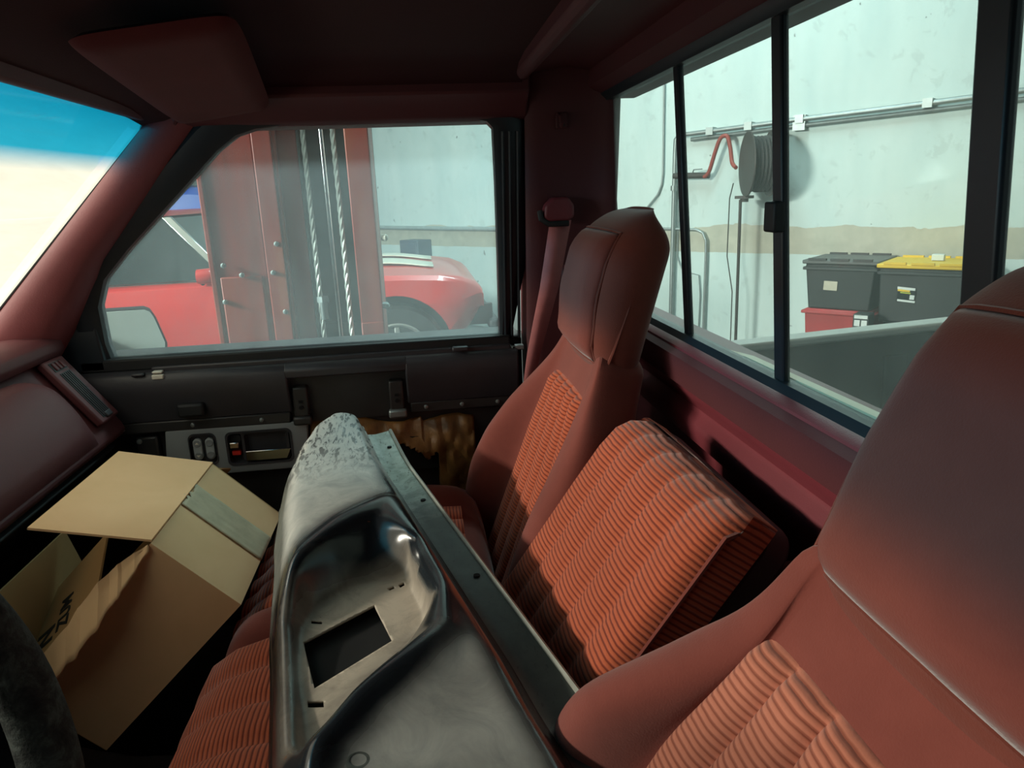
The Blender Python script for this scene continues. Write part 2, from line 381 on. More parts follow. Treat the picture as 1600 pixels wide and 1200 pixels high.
# windshield
ws = thing('window_1', 'windshield with a blue shade band along its top', None, (0, .8, 1.3), kind='structure')
def wsp(x, t): return Vector((x, .604+(1.03-.604)*t, 1.722+(1.285-1.722)*t))
mb = MB(); mb.grid(lambda u, v: wsp(-.74+1.48*u, v*1.1-.1)+Vector((0, .035*(1-(2*u-1)**2), .01*(1-(2*u-1)**2))), 12, 10)
part('pane', mb, m_shade, ws)
# A-pillars
for sgn, nm in ((1, 'trim_3'), (-1, 'trim_4')):
    mb = MB(); loops = []
    for t in [k/10 for k in range(-1, 12)]:
        y = .604+(1.03-.604)*t; z = 1.722+(1.285-1.722)*t
        o = .006*t; k = 1+1.6*max(0, t-.5)
        pts = [(.697+o, .012, .002), (.684+o, -.004, -.004), (.678+o, -.032, -.014), (.694+o, -.060*k, -.022), (.728+o*2, -.072*k, -.026), (.752+o*4, -.078*k, -.03), (.80+o*4, -.07*k, -.02), (.81+o*4, .02, .03), (.72, .024, .02)]
        loops.append([Vector((sgn*a, y+b, z+c)) for a, b, c in pts])
    mb.loft(loops); obj(nm, mb, m_pillar, smooth=60, kind='structure', label=('passenger' if sgn > 0 else 'driver')+' side maroon windshield pillar trim')
    mb = MB(); mb.tube([wsp(sgn*.697, t)+Vector((0, .003, .003)) for t in (0, .3, .6, 1)], .006, 6)
    obj('trim_5' if sgn > 0 else 'trim_6', mb, m_black, kind='structure', label='black rubber windshield gasket, '+('passenger' if sgn > 0 else 'driver')+' side')
# roof side rails above doors and B-pillars
for sgn, w in ((1, 'passenger'), (-1, 'driver')):
    mb = MB(); prof = [(.64, 1.755), (.672, 1.738), (.690, 1.716), (.706, 1.712), (.80, 1.712), (.80, 1.86), (.64, 1.86)]
    mb.loft([[Vector((sgn*x, y, z)) for x, z in prof] for y in (-.10, .1, .3, .46, .64)])
    obj('trim_7' if sgn > 0 else 'trim_8', mb, m_trim, smooth=45, bevel=.004, kind='structure', label='maroon roof rail trim above the %s door' % w)
    # B-pillar / rear corner panel
    mb = MB(); loops = []
    for z in (.6, .9, 1.15, 1.27, 1.4, 1.55, 1.68, 1.76, 1.83):
        k = max(0, z-1.27); xo = -.14*k
        loops.append([Vector((sgn*(x+xo), y, z)) for x, y in ((.775, -.098), (.757, -.096), (.748, -.106), (.747, -.13), (.747, -.20), (.742, -.232), (.730, -.252), (.722, -.266), (.722, -.274), (.726, -.280), (.80, -.283), (.86, -.283), (.86, -.098))])
    mb.loft(loops); bp = obj('trim_9' if sgn > 0 else 'trim_10', mb, m_trim, smooth=50, kind='structure', label='maroon rear pillar panel on the %s side' % w)
# rear wall below window : stamped profile
mb = MB()
prof = [(-.262, 1.330), (-.272, 1.337), (-.30, 1.338), (-.34, 1.338), (-.34, .6), (-.30, .6), (-.298, 1.0), (-.297, 1.17), (-.29, 1.178), (-.279, 1.184), (-.276, 1.205), (-.279, 1.216), (-.289, 1.224), (-.291, 1.232), (-.284, 1.244), (-.272, 1.26), (-.263, 1.30), (-.26, 1.322)]
mb.loft([[Vector((x, y, z)) for y, z in prof] for x in (-.76, -.4, 0, .4, .76)])
obj('wall_back', mb, m_vinyl, smooth=40, kind='structure', label='maroon stamped metal cab back wall below the rear window')
# rear window : frame, posts, panes
rw = thing('window_2', 'four-pane sliding rear window with black frame', None, (0, -.28, 1.33), kind='structure')
LEAN = .028
def rwp(x, z, off=0): return Vector((x, -.283+LEAN*(z-1.338)/.41+off, z))
rr = lambda hx, hz, r: rrect(0, 1.5425, hx, hz, r, 6)
outer = rr(.755, .220, .06); mid = rr(.722, .207, .05); inner = rr(.702, .197, .045)
mb = MB()
mb.ring([[rwp(x, z, .012) for x, z in outer], [rwp(x, z, .012) for x, z in mid], [rwp(x, z, .002) for x, z in inner], [rwp(x, z, -.016) for x, z in inner], [rwp(x, z, -.016) for x, z in outer]])
part('frame', mb, m_frame, rw, smooth=40)
mb = MB()
for sx in (1, -1):
    mb.ring([[rwp(x, z, .03) for x, z in rrect(0, 1.545, .80, .27, .05, 6)], [rwp(x, z, .034) for x, z in rrect(0, 1.5425, .745, .222, .055, 6)], [rwp(x, z, .012) for x, z in rr(.728, .210, .05)], [rwp(x, z, .0) for x, z in rrect(0, 1.545, .80, .27, .05, 6)]]); break
part('surround', mb, m_trim, rw, smooth=40)
for x, w in ((.30, .0105), (0, .0118), (-.30, .0165)):
    mb = MB(); mb.prism([rwp(x-w, 1.34, -.012), rwp(x+w, 1.34, -.012), rwp(x+w, 1.745, -.012), rwp(x-w, 1.745, -.012)], (0, .010, 0))
    part('post', mb, m_frame, rw, bevel=.003)
mb = MB(); c = rwp(.0, 1.535, .0); mb.box(c.x-.013, c.x+.013, c.y-.006, c.y+.008, c.z-.017, c.z+.017)
part('latch', mb, m_black, rw, bevel=.003)
for a, b in ((.702, .30), (.30, 0), (0, -.30), (-.30, -.702)):
    mb = MB(); mb.prism([rwp(a, 1.34, -.008), rwp(b, 1.34, -.008), rwp(b, 1.742, -.008), rwp(a, 1.742, -.008)], (0, -.003, 0)); part('pane', mb, m_grear, rw, smooth=0)
mb = MB(); mb.prism([rwp(-.7, 1.338, -.017), rwp(.20, 1.338, -.017), rwp(.12, 1.346, -.017), rwp(-.7, 1.352, -.017)], (0, -.012, 0)); part('sill_strip', mb, plain('cream_paint', C(245,226,196), .5, var=.04, bump=0), rw, smooth=0, label='pale strip along the bottom of the glass')

# ================================================================ passenger door
door = thing('door_1', 'passenger door stripped of its lower trim', None, (.80, .4, .6), kind='structure')
def dgl(y, z, off=0): return Vector((.7964-.204*(z-1.27)+off, y, z))
# opening outline (y,z), going round
op = [(-.040, 1.268), (.785, 1.268), (.788, 1.30), (.782, 1.38), (.757, 1.435), (.698, 1.493), (.551, 1.621), (.493, 1.672), (.455, 1.697), (.417, 1.708), (.368, 1.713), (.2, 1.714), (0, 1.714), (-.022, 1.710), (-.034, 1.698), (-.037, 1.60), (-.039, 1.45)]
def grow(o, k):
    cy, cz = .36, 1.46; out = []
    n = len(o)
    for i, (y, z) in enumerate(o):
        y0, z0 = o[i-1]; y1, z1 = o[(i+1) % n]; t = Vector((y1-y0, z1-z0)).normalized(); nn = Vector((t.y, -t.x)); 
        if nn.dot(Vector((y-cy, z-cz))) < 0: nn = -nn
        out.append((y+nn.x*k, z+nn.y*k))
    return out
g1, g2, g3 = grow(op, .016), grow(op, .045), grow(op, .066)
mb = MB(); mb.ring([[dgl(y, z, .03) for y, z in op], [dgl(y, z, -.005) for y, z in op], [dgl(y, z, -.012) for y, z in g1], [dgl(y, z, -.012) for y, z in g2], [dgl(y, z, .0) for y, z in g3], [dgl(y, z, .05) for y, z in g3]])
part('window_frame', mb, m_frame, door, smooth=30)
mb = MB()                                             # ribs of the rubber run at the rear edge
for yy in (-.052, -.066, -.082): mb.tube([dgl(yy, z, -.013) for z in (1.26, 1.45, 1.60, 1.69)], .0035, 6)
part('weatherstrip', mb, m_frame, door)
gq = grow(op, .008); mb = MB(); mb.prism([dgl(y, z, .012) for y, z in gq], (.004, 0, 0)); part('pane', mb, m_gdoor, door, smooth=0)
mb = MB(); mb.box(.772, .80, -.06, .84, 1.242, 1.268); part('glass_run', mb, m_black, door, bevel=.004)
mb = MB(); mb.box(.765, .80, -.06, .70, 1.236, 1.25); part('sill_lip', mb, m_blackg, door, bevel=.004)
# upper trim, in three stretches with a deep pocket between
prof = [(.80, 1.243), (.772, 1.243), (.757, 1.236), (.750, 1.222), (.752, 1.19), (.762, 1.15), (.768, 1.128), (.80, 1.128)]
for y0, y1 in ((.86, .425), (.175, -.075)):
    mb = MB(); mb.loft([[Vector((x, y, z)) for x, z in prof] for y in (y0, (y0+y1)/2, y1)]); up = part('upper_trim', mb, m_blackg, door, smooth=40, bevel=.004)
mb = MB(); pr2 = [(.80, 1.243), (.772, 1.243), (.757, 1.236), (.750, 1.224), (.752, 1.208), (.80, 1.204)]; mb.loft([[Vector((x, y, z)) for x, z in pr2] for y in (.43, .17)]); part('upper_trim', mb, m_blackg, door, smooth=40, bevel=.003)
mb = MB(); mb.box(.785, .80, .17, .43, 1.10, 1.21); part('pocket_back', mb, m_dmetal, door)
for y in (.404, .198):
    mb = MB(); mb.box(.762, .79, y-.016, y+.016, 1.118, 1.185); br = part('bracket', mb, m_dmetal, door, bevel=.004)
    mb = MB(); mb.cyl((.7635, y, 1.14), (.758, y, 1.14), .0045); part('hole', mb, m_void, br); 
    mb = MB(); mb.box(.7585, .7625, y-.004, y+.004, 1.150, 1.156); part('slot', mb, m_void, br)
    mb = MB(); mb.box(.755, .775, y-.02, y+.02, 1.100, 1.120); part('foot', mb, m_steel if y < .3 else m_dmetal, br, bevel=.005)
mb = MB(); mb.box(.742, .768, .600, .655, 1.14, 1.17); part('pull_cup', mb, m_black, door, bevel=.006)
for y0, y1, z in ((.84, .43, 1.120), (.17, -.06, 1.122)):
    mb = MB(); mb.box(.768, .79, y0, y1, z-.016, z+.010); mt = part('mounting_flange', mb, m_dmetal, door, bevel=.004)
    for k in range(3):
        y = y0+(y1-y0)*(.15+.35*k); mb = MB(); mb.lathe((.768, y, z-.003), (-1,0,0), [(0, .005), (.003, .0045), (.004, .002)], 12); part('screw', mb, m_steel, mt)
mb = MB(); mb.box(.795, .86, -.09, 1.06, .58, 1.13); part('inner_shell', mb, m_dmetal, door, bevel=.006)
mb = MB(); mb.box(.80, .93, -.09, 1.08, .5, 1.262); part('outer_shell', mb, m_black, door, bevel=.01)
mb = MB(); mb.box(.765, .785, -.072, -.062, 1.12, 1.245); mb.box(.765, .785, -.09, -.062, 1.235, 1.245); part('edge_seam', mb, m_steel, door, bevel=.002)
mb = MB(); mb.prism([Vector((.772, y, z)) for y, z in ((.79, 1.245), (1.0, 1.245), (1.0, 1.33), (.93, 1.385), (.85, 1.455), (.80, 1.44))], (.03, 0, 0)); part('sail_panel', mb, m_frame, door, bevel=.004)
# window clips
mb = MB(); mb.box(.748, .762, .672, .695, 1.226, 1.236); mb.box(.75, .765, .674, .694, 1.238, 1.243); part('clip', mb, m_white, door, bevel=.002, label='small white plastic clip on the window sill')
mb = MB(); mb.box(.748, .764, .71, .735, 1.234, 1.241); part('clip', mb, m_blackg, door, bevel=.003)
mb = MB(); mb.box(.750, .768, .035, .07, 1.243, 1.253); part('clip', mb, m_blackg, door, bevel=.003)
# grey switch and handle plate (y,z) on x = .772
def dpx(px, py, x=.772): 
    p = on_plane(px, py, (x, 0, 0), (1, 0, 0)); return (p.y, p.z)
plate = [dpx(258, 672), dpx(480, 657), dpx(482, 700), dpx(476, 735), dpx(262, 747)]
plate[3] = (plate[2][0]+.001, plate[4][1]); 
mb = MB(); mb.prism([Vector((.768, y, z)) for y, z in plate], (.022, 0, 0)); pl = part('switch_plate', mb, m_greyp, door, bevel=.006, label='grey plastic plate with window switches and inside handle')
def slot(y0, z0, y1, z1, r): return rrect((y0+y1)/2, (z0+z1)/2, abs(y1-y0)/2, abs(z1-z0)/2, r)
sA = (dpx(293, 678), dpx(344, 724)); sB = (dpx(351, 675), dpx(461, 719))
sa = slot(sA[0][0], sA[0][1], sA[1][0], sA[1][1], .013); sb = slot(sB[0][0], sB[0][1], sB[1][0], sB[1][1], .012)
pl.modifiers.clear()
q = pl.modifiers.new('bevel', 'BEVEL'); q.width = .004; q.segments = 2
mb = MB(); mb.prism([Vector((.75, y, z)) for y, z in sb], (.06, 0, 0)); mb.prism([Vector((.75, y, z)) for y, z in sa], (.06, 0, 0)); cut(pl, mb)
for s_, dep in ((sa, .776), (sb, .792)):
    mb = MB(); mb.prism([Vector((dep, y, z)) for y, z in s_], (.004, 0, 0)); part('well', mb, m_blackg, pl)
    mb = MB(); c = Vector((0, sum(p[0] for p in s_)/len(s_), sum(p[1] for p in s_)/len(s_)))
    inn = [(c.y+(y-c.y)*.94, c.z+(z-c.z)*.88) for y, z in s_]
    mb.ring([[Vector((.766, y, z)) for y, z in s_], [Vector((.7665, y, z)) for y, z in inn], [Vector((dep, y, z)) for y, z in inn], [Vector((dep, y, z)) for y, z in s_]]); part('well_rim', mb, m_blackg, pl)
ya, yb = sA[0][0], sA[1][0]; za, zb_ = sA[0][1], sA[1][1]; zc = (za+zb_)/2
for yc in (ya+(yb-ya)*.30, ya+(yb-ya)*.74):
    mb = MB(); mb.prism([Vector((.768, y, z)) for y, z in rrect(yc, zc, .009, .024, .0088)], (.01, 0, 0)); rk = part('rocker', mb, m_greyb, pl, bevel=.0012)
    for dz, s_ in ((.0135, 1), (-.0135, -1)):
        mb = MB(); mb.lathe((.768, yc, zc+dz), (-1,0,0), [(0, .0078), (.0014, .0076), (.002, .0066), (.0014, .004), (.0012, .001)], 20); part('button', mb, m_greyp, pl)
        if yc > .6*ya+.4*yb-.001:
            mb = MB(); mb.prism([Vector((.7655, yc+.004, zc+dz-s_*.001)), Vector((.7655, yc-.004, zc+dz-s_*.001)), Vector((.7655, yc, zc+dz+s_*.0035))], (.001, 0, 0)); part('arrow', mb, m_white, pl, smooth=0)
yb0, yb1 = sB[0][0], sB[1][0]; zt, zl = sB[0][1], sB[1][1]; wB = yb1-yb0; hB = zt-zl
L_ = lambda f, g: (yb0+wB*f, zl+hB*g)
y, z = L_(.115, .5); mb = MB(); mb.prism([Vector((.786, a, b)) for a, b in rrect(y, z, .011, .028, .009)], (.006, 0, 0)); part('lock_slot', mb, m_black, pl)
y, z = L_(.115, .60); mb = MB(); mb.box(.768, .786, y-.010, y+.010, z-.008, z+.006); part('lock_lever', mb, m_chrome, pl, bevel=.002)
y, z = L_(.125, .36); mb = MB(); mb.box(.775, .786, y-.009, y+.009, z-.006, z+.003); part('lock_mark', mb, m_red, pl)
y0, z0 = L_(.27, .90); y1, z1 = L_(.9, .12)
mb = MB(); mb.ring([[Vector((.774, a, b)) for a, b in rrect((y0+y1)/2, (z0+z1)/2, abs(y1-y0)/2+.006, (z0-z1)/2+.003, .008)], [Vector((.774, a, b)) for a, b in rrect((y0+y1)/2, (z0+z1)/2, abs(y1-y0)/2, (z0-z1)/2-.002, .006)], [Vector((.80, a, b)) for a, b in rrect((y0+y1)/2, (z0+z1)/2, abs(y1-y0)/2-.006, (z0-z1)/2-.006, .005)], [Vector((.80, a, b)) for a, b in rrect((y0+y1)/2, (z0+z1)/2, abs(y1-y0)/2+.006, (z0-z1)/2+.003, .008)]]); part('handle_cup', mb, m_blackg, pl)
y0, z0 = L_(.28, .40); y1, z1 = L_(.97, .12)
mb = MB(); mb.prism([Vector((.766, y0, z0)), Vector((.766, y1, z0)), Vector((.764, y1+.01, z1)), Vector((.764, y0, z1))], (.004, 0, 0)); part('pull_handle', mb, m_chrome, pl, bevel=.001, label='chrome pull handle')
mb = MB(); mb.box(.776, .796, .715, .76, 1.03, 1.095); part('cover_plate', mb, m_dmetal, door, bevel=.005)
mb = MB(); mb.lathe((.776, .752, 1.086), (-1,0,0), [(0, .006), (.004, .005), (.005, .002)], 12); part('screw', mb, m_steel, door)
# brown waxed paper moisture barrier
def pap(u, v):
    y = .395-.365*u; z = 1.098+.012*math.sin(u*9)-.006*u - (.30)*v - (.012 if u > .68 else 0)
    n = noise.fractal(Vector((y*16, z*16, 3)), 1, 2, 4)*.008 + abs(noise.noise(Vector((y*30, z*20, 7))))*.010
    bul = .022*math.sin(min(1, v*4)*math.pi/2)
    if .36 < u < .76 and v > .24+.06*math.sin(u*20): bul -= .045
    return Vector((.792-bul-n, y, z))
mb = MB(); mb.grid(pap, 70, 44); part('moisture_barrier', mb, m_paper, door, smooth=24, solid=.001, label='crumpled brown waxed paper barrier, torn open')
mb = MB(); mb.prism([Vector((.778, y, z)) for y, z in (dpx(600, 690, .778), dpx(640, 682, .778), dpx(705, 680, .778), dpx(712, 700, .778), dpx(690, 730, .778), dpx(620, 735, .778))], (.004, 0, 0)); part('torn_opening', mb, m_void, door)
# driver door (out of view; its dark pane is added to block side light)
dd = thing('door_2', 'unseen driver door with dark glass added to block side light', None, (-.80, .4, .6), kind='structure')
mb = MB(); mb.loft([[Vector((-x, y, z)) for x, z in ((.95, .5), (.95, 1.2), (.88, 1.225), (.862, 1.215), (.85, 1.1), (.845, .5))] for y in (-.09, .4, 1.08)]); part('shell', mb, m_blackg, dd, smooth=40, bevel=.004)
mb = MB(); mb.ring([[Vector((-dgl(y, z, -.005).x-.075, y, z)) for y, z in op[1:]], [Vector((-dgl(y, z, -.005).x-.075, y, z)) for y, z in g2[1:]], [Vector((-dgl(y, z, .04).x-.075, y, z)) for y, z in g2[1:]], [Vector((-dgl(y, z, .04).x-.075, y, z)) for y, z in op[1:]]]); part('window_frame', mb, m_frame, dd, smooth=30)
mb = MB(); mb.prism([Vector((-dgl(y, z, .02).x-.075, y, z)) for y, z in grow(op, .01)[1:]], (-.004, 0, 0)); part('pane', mb, glass('light_block_glass', (.10,.11,.11,1), .02, (.3,.3,.3,1), .03), dd, smooth=0)
# truck front bulkhead under the dash
mb = MB(); mb.box(-.84, .84, 1.02, 1.08, .5, 1.30); obj('wall_bulkhead', mb, m_carpet, smooth=0, kind='structure', label='dark carpeted bulkhead under the dashboard')
# truck bed
bed = thing('truck_bed', 'dark pickup bed with pale side rail outside the rear window', 'truck bed', (0, -.53, 1.0))
bed.rotation_euler.x = -R(2.4); bed.location.z -= .004
mb = MB(); mb.box(-.75, .75, -2.4, -.42, .70, .75); part('bed_floor', mb, m_bed, bed)
for k in range(9):
    mb = MB(); x = -.62+.155*k; mb.box(x-.025, x+.025, -2.38, -.44, .75, .762); part('floor_rib', mb, m_bed, bed, bevel=.005)
for sx in (1, -1):
    mb = MB(); mb.box(sx*.75, sx*.80, -2.4, -.42, .70, 1.20); sd = part('side_panel', mb, m_bed, bed)
    for k in range(6):
        mb = MB(); y = -.65-.33*k; mb.box(sx*.738, sx*.75, y-.03, y+.03, .78, 1.15); part('side_rib', mb, m_bed, bed, bevel=.005)
    mb = MB(); mb.box(sx*.742, sx*.80, -2.42, -.40, 1.195, 1.215); part('side_rail', mb, m_bedrail, bed, bevel=.006, label='pale top rail')
mb = MB(); mb.box(-.80, .80, -.43, -.385, .70, 1.20); part('front_panel', mb, m_bed, bed)
mb = MB(); mb.box(-.80, .80, -2.44, -2.40, .70, 1.20); part('tailgate', mb, m_bed, bed)
# ================================================================ SEATS
def frame(cx, y0, z0, rec):
    N = Vector((0, math.cos(R(rec)), math.sin(R(rec)))); U = Vector((0, -math.sin(R(rec)), math.cos(R(rec)))); p0 = Vector((cx, y0, z0))
    return lambda u, n, h: p0 + Vector((u, 0, 0)) + N*n + U*h
def channels(u, w, k, depth):
    t = (u/w+1)/2*k; f = abs(t-round(t))*2
    return depth*(1-(1-min(1, f*1.0))**3)
def outer_seat(name, label, cx, insert_mat, zc=.965, rec=20, y0=0, z0=.93, inner=1, bul=1, sgn=1, cy=.02, pinch=0):
    s = thing(name, label, 'car seat', (cx, .15, .7), 'bucket seats of the cab')
    P = frame(cx, y0, z0, rec)
    tW = [(-.12, .22), (0, .242), (.08, .252), (.16, .25), (.24, .235), (.30, .205), (.35, .165), (.40, .142), (.43, .13)]
    ti = [(-.12, .165), (0, .163), (.2, .15), (.33, .12), (.40, .112), (.43, .10)]
    tb = [(-.12, .03), (-.06, .055), (0, .078), (.08, .088), (.16, .078), (.24, .052), (.30, .028), (.36, .008), (.40, 0), (.43, 0)]
    loops = []
    for h in [-.12, -.08, -.04, 0, .04, .08, .12, .16, .20, .24, .27, .30, .33, .36, .39, .43]:
        Wd, wi, b = lerp_tab(tW, h), lerp_tab(ti, h), lerp_tab(tb, h)
        half = [(0, -.006), (wi*.55, -.006), (wi*.92, -.004), (wi+.004, b*.30), (wi+(Wd-wi)*.25, b*.86), (wi+(Wd-wi)*.52, b), (wi+(Wd-wi)*.80, b*.86), (Wd-.002, b*.45), (Wd, -.02), (Wd-.004, -.06), (Wd-.022, -.085), (Wd*.6, -.095), (0, -.098)]
        loop = half + [(-u, n) for u, n in reversed(half[1:-1])]
        pk = 1-pinch*sm(.12, .26, h)*(1-.6*sm(.34, .41, h))
        loops.append([P(u*(pk if u*sgn < 0 and abs(u) > wi else 1), n*((lerp_tab(inner, h) if isinstance(inner, list) else inner) if u*sgn < 0 and n > 0 else 1), h) for u, n in loop])
    mb = MB(); mb.loft(loops); part('backrest', mb, m_vel, s, smooth=80, sub=2)
    mb = MB()
    def ins(a, b_):
        h = -.08+.418*b_; wi = lerp_tab(ti, h)-.002; u = -wi+2*wi*a
        e = min(a, 1-a)*2*wi; edge = min(1, e/.02); topf = min(1, (1-b_)*.418/.02)
        n = -.006 + (.006+channels(u, wi, 5, .011))*math.sqrt(edge)*math.sqrt(topf)
        return P(u, n, h)
    mb.grid(ins, 80, 60, lambda a, b_: (a, -.08+.418*b_)); part('backrest_insert', mb, insert_mat, s, smooth=80, label='ribbed corduroy insert')
    # headrest
    tw = [(.372, .10), (.385, .127), (.42, .140), (.50, .140), (.56, .138), (.60, .134), (.63, .122), (.648, .102), (.656, .078), (.660, .045)]
    tf = [(.372, -.03), (.385, -.004), (.42, .026), (.50, .046), (.56, .050), (.60, .042), (.63, .022), (.648, -.004), (.656, -.022), (.660, -.04)]
    loops = []
    for h in (.372, .385, .40, .42, .45, .48, .52, .56, .585, .605, .625, .638, .648, .656, .660):
        w, f = lerp_tab(tw, h), lerp_tab(tf, h)*bul; bk = -.084+.012*(h-.4)/.2 + (.05*sm(.61, .655, h)); half = []
        for k in range(9):
            a = R(90-180*k/8); cu = abs(math.cos(a))**.55; sn = math.copysign(abs(math.sin(a))**.75, math.sin(a))
            half.append((w*cu, (f+bk)/2+(f-bk)/2*sn))
        loop = half + [(-u, n) for u, n in reversed(half[1:-1])]
        loops.append([P(u, n, h) for u, n in loop])
    mb = MB(); mb.loft(loops); hr = part('headrest', mb, m_vel_d, s, smooth=80, sub=2)
    def pad(a, b_):
        h = .398+.205*b_; w = lerp_tab(tw, h)*.80; f = lerp_tab(tf, h)*bul; u = w*(2*a-1); uu = u/lerp_tab(tw, h)
        e = min(min(a, 1-a)*2*w, min(b_, 1-b_)*.205); n = f - (f+.084)*.5*(1-(1-abs(uu)**3.6)**.38)
        return P(u, n+.010*math.sqrt(min(1, e/.022))-.002, h)
    mb = MB(); mb.grid(pad, 28, 24); part('headrest_pad', mb, m_vel, hr, smooth=80, solid=.004)
    ed = [pad(a, 0) for a in [k/10 for k in range(11)]]+[pad(1, k/8) for k in range(1, 9)]+[pad(1-k/10, 1) for k in range(1, 11)]+[pad(0, 1-k/8) for k in range(1, 8)]
    mb = MB(); mb.tube(ed, .0025, 6, closed=True); part('piping', mb, m_vel_d, hr)
    pth = [P(.116*c_, -.016, .372+.275*t) for c_, t in ((1.12, .05), (1.17, .2), (1.17, .45), (1.12, .65), (1.0, .8), (.75, .93), (.3, .985), (-.3, .985), (-.75, .93), (-1.0, .8), (-1.12, .65), (-1.17, .45), (-1.17, .2), (-1.12, .05))]
    mb = MB(); mb.tube(pth, .003, 6); part('seam', mb, m_vel_d, hr)
    # cushion
    Q = lambda u, n, h: Vector((cx+u, cy+h, zc+n))
    loops = []
    for h, dz, sc in ((-.02, -.02, .96), (.05, 0, 1), (.15, .005, 1), (.25, .008, 1), (.33, .004, 1), (.38, -.012, .99), (.41, -.045, .97), (.42, -.09, .95), (.405, -.16, .93)):
        Wd, wi, b = .25*sc, .165*sc, .036
        half = [(0, 0), (wi*.55, 0), (wi*.94, 0), (wi+.006, b*.4), (wi+(Wd-wi)*.35, b*.95), (wi+(Wd-wi)*.65, b), (Wd-.008, b*.6), (Wd, -.02), (Wd, -.09), (Wd-.01, -.15), (Wd*.7, -.17), (0, -.17)]
        if h > .4: half = [(u, n*.4 if n < 0 else n*.5) for u, n in half]
        loop = half+[(-u, n) for u, n in reversed(half[1:-1])]
        loops.append([Q(u, n+dz, h) for u, n in loop])
    mb = MB(); mb.loft(loops); cu = part('cushion', mb, m_vel, s, smooth=80, sub=2)
    def cins(a, b_):
        h = .03+.385*b_; w = .160; u = w*(2*a-1); e = min(a, 1-a)*2*w
        dz = .006*math.sin(min(1, b_*1.2)*math.pi) - .055*sm(.30, .425, h)**2
        return Q(u, dz+.001+(.004+channels(u, w, 5, .012))*math.sqrt(min(1, e/.02)), h)
    mb = MB(); mb.grid(cins, 80, 50, lambda a, b_: (a, .385*b_)); part('cushion_insert', mb, m_rib, s, smooth=80, label='ribbed corduroy cushion insert')
    mb = MB(); mb.box(cx-.22, cx+.22, -.05, .38, .62, .83); part('base', mb, m_void, s)
    return s
outer_seat('car_seat', 'passenger bucket seat with headrest, red velour and ribbed orange insert, under the seat belt', .42, m_rib, zc=.95, inner=.6, cy=.05)
outer_seat('car_seat', 'large driver seat in the right foreground with dusty pinkish velour and tan ribbed insert', -.45, m_rib_tan, rec=30, y0=.062, z0=.958, inner=[(-.1, .2), (.0, .25), (.08, .4), (.14, .7), (.20, 1.0), (.26, .9), (.33, .5)], pinch=.17, bul=.6, sgn=-1)
# centre jump seat
cs = thing('centre_seat', 'square ribbed orange middle seat back without headrest between the two bucket seats', 'car seat', (0, .2, .7))
P = frame(.010, .06, .98, 35.5)
loops, uvs = [], []
hs = [-.10, -.02, .06, .14, .22, .29, .325, .345, .358, .362]
HW, D = .182, .062
for i, h in enumerate(hs):
    drop = (0, 0, 0, 0, 0, .001, .006, .018, .040, .06)[i]; ww = HW-(0, 0, 0, 0, 0, 0, .001, .004, .010, .016)[i]
    lp, uvl = [], []
    N_ = 48
    for k in range(N_+1):
        u = -ww+2*ww*k/N_; n = channels(u, HW, 5, .008)-.008-drop; ed = ww-abs(u)
        n -= .012*(1-min(1, ed/.014))**2
        lp.append(P(u, n, h)); uvl.append((u, h))
    for n in (-.03, -.045, -D): lp.append(P(ww, n-drop*.2, h)); uvl.append((ww-n, h))
    for u in (.5, -.5): lp.append(P(ww*u, -D, h)); uvl.append((u, h))
    for n in (-D, -.045, -.03): lp.append(P(-ww, n-drop*.2, h)); uvl.append((-ww, h))
    loops.append(lp); uvs.append(uvl)
mb = MB(); mb.loft(loops, uvs=uvs); part('backrest', mb, m_rib, cs, smooth=70, label='ribbed corduroy backrest')
for sx in (1, -1):
    mb = MB(); mb.tube([P(sx*(HW-.001), -.021, h) for h in (-.1, 0, .1, .2, .3, .33)]+[P(sx*(HW-.014), -.05, .354)], .003, 6); part('piping', mb, m_vel, cs)
mb = MB(); mb.prism([P(u, -D-.002, h) for u, h in rrect(0, .14, HW-.004, .222, .03)], P(0, -.034, 0)-P(0, 0, 0)); part('back_shell', mb, m_black, cs, bevel=.005, label='black plastic back shell')
Q = lambda u, n, h: Vector((u, .05+h, .955+n))
loops, uvs = [], []
for h, dz in ((-.02, -.02), (.05, 0), (.15, .006), (.25, .008), (.33, .002), (.38, -.012), (.415, -.035), (.435, -.07), (.44, -.11), (.43, -.16)):
    lp, uvl = [], []; hz = h+max(0, -dz)*.6
    for k in range(41):
        u = -.19+.38*k/40; n = channels(u, .19, 5, .010)-.02*(1-min(1, (.19-abs(u))/.025))**2; lp.append(Q(u, n+dz, h)); uvl.append((u, hz))
    for u, n in ((.192, -.06), (.185, -.15), (0, -.17), (-.185, -.15), (-.192, -.06)): lp.append(Q(u, max(n, -.17+.0)+dz*.2 if h < .42 else n*.6+dz, h)); uvl.append((u, hz))
    loops.append(lp); uvs.append(uvl)
mb = MB(); mb.loft(loops, uvs=uvs); part('cushion', mb, m_rib, cs, smooth=70, label='ribbed corduroy cushion')
mb = MB(); mb.box(-.16, .16, 0, .40, .72, .82); part('base', mb, m_void, cs)
mb = MB()
def dpan(u, v):
    a = u*math.pi; return Vector((-.20+.0*u-.06*math.sin(a)*0+.05*(v-.5)*0, -.20-.09*u, .80+.46*v+.02*math.sin(a)))
bl = thing('seat_back_pad', 'brown padded side of the folded rear backrest in the gap behind the middle seat', 'cushion', (-.155, -.25, .8))
loops = []
for z, k in ((.78, .8), (.86, 1), (1.0, 1), (1.10, .98), (1.155, .85), (1.175, .5)):
    loops.append([Vector((-.155+.08*k*math.copysign(abs(math.cos(t))**.6, math.cos(t)), -.255+.032*k*math.copysign(abs(math.sin(t))**.6, math.sin(t)), z)) for t in [2*math.pi*j/16 for j in range(16)]])
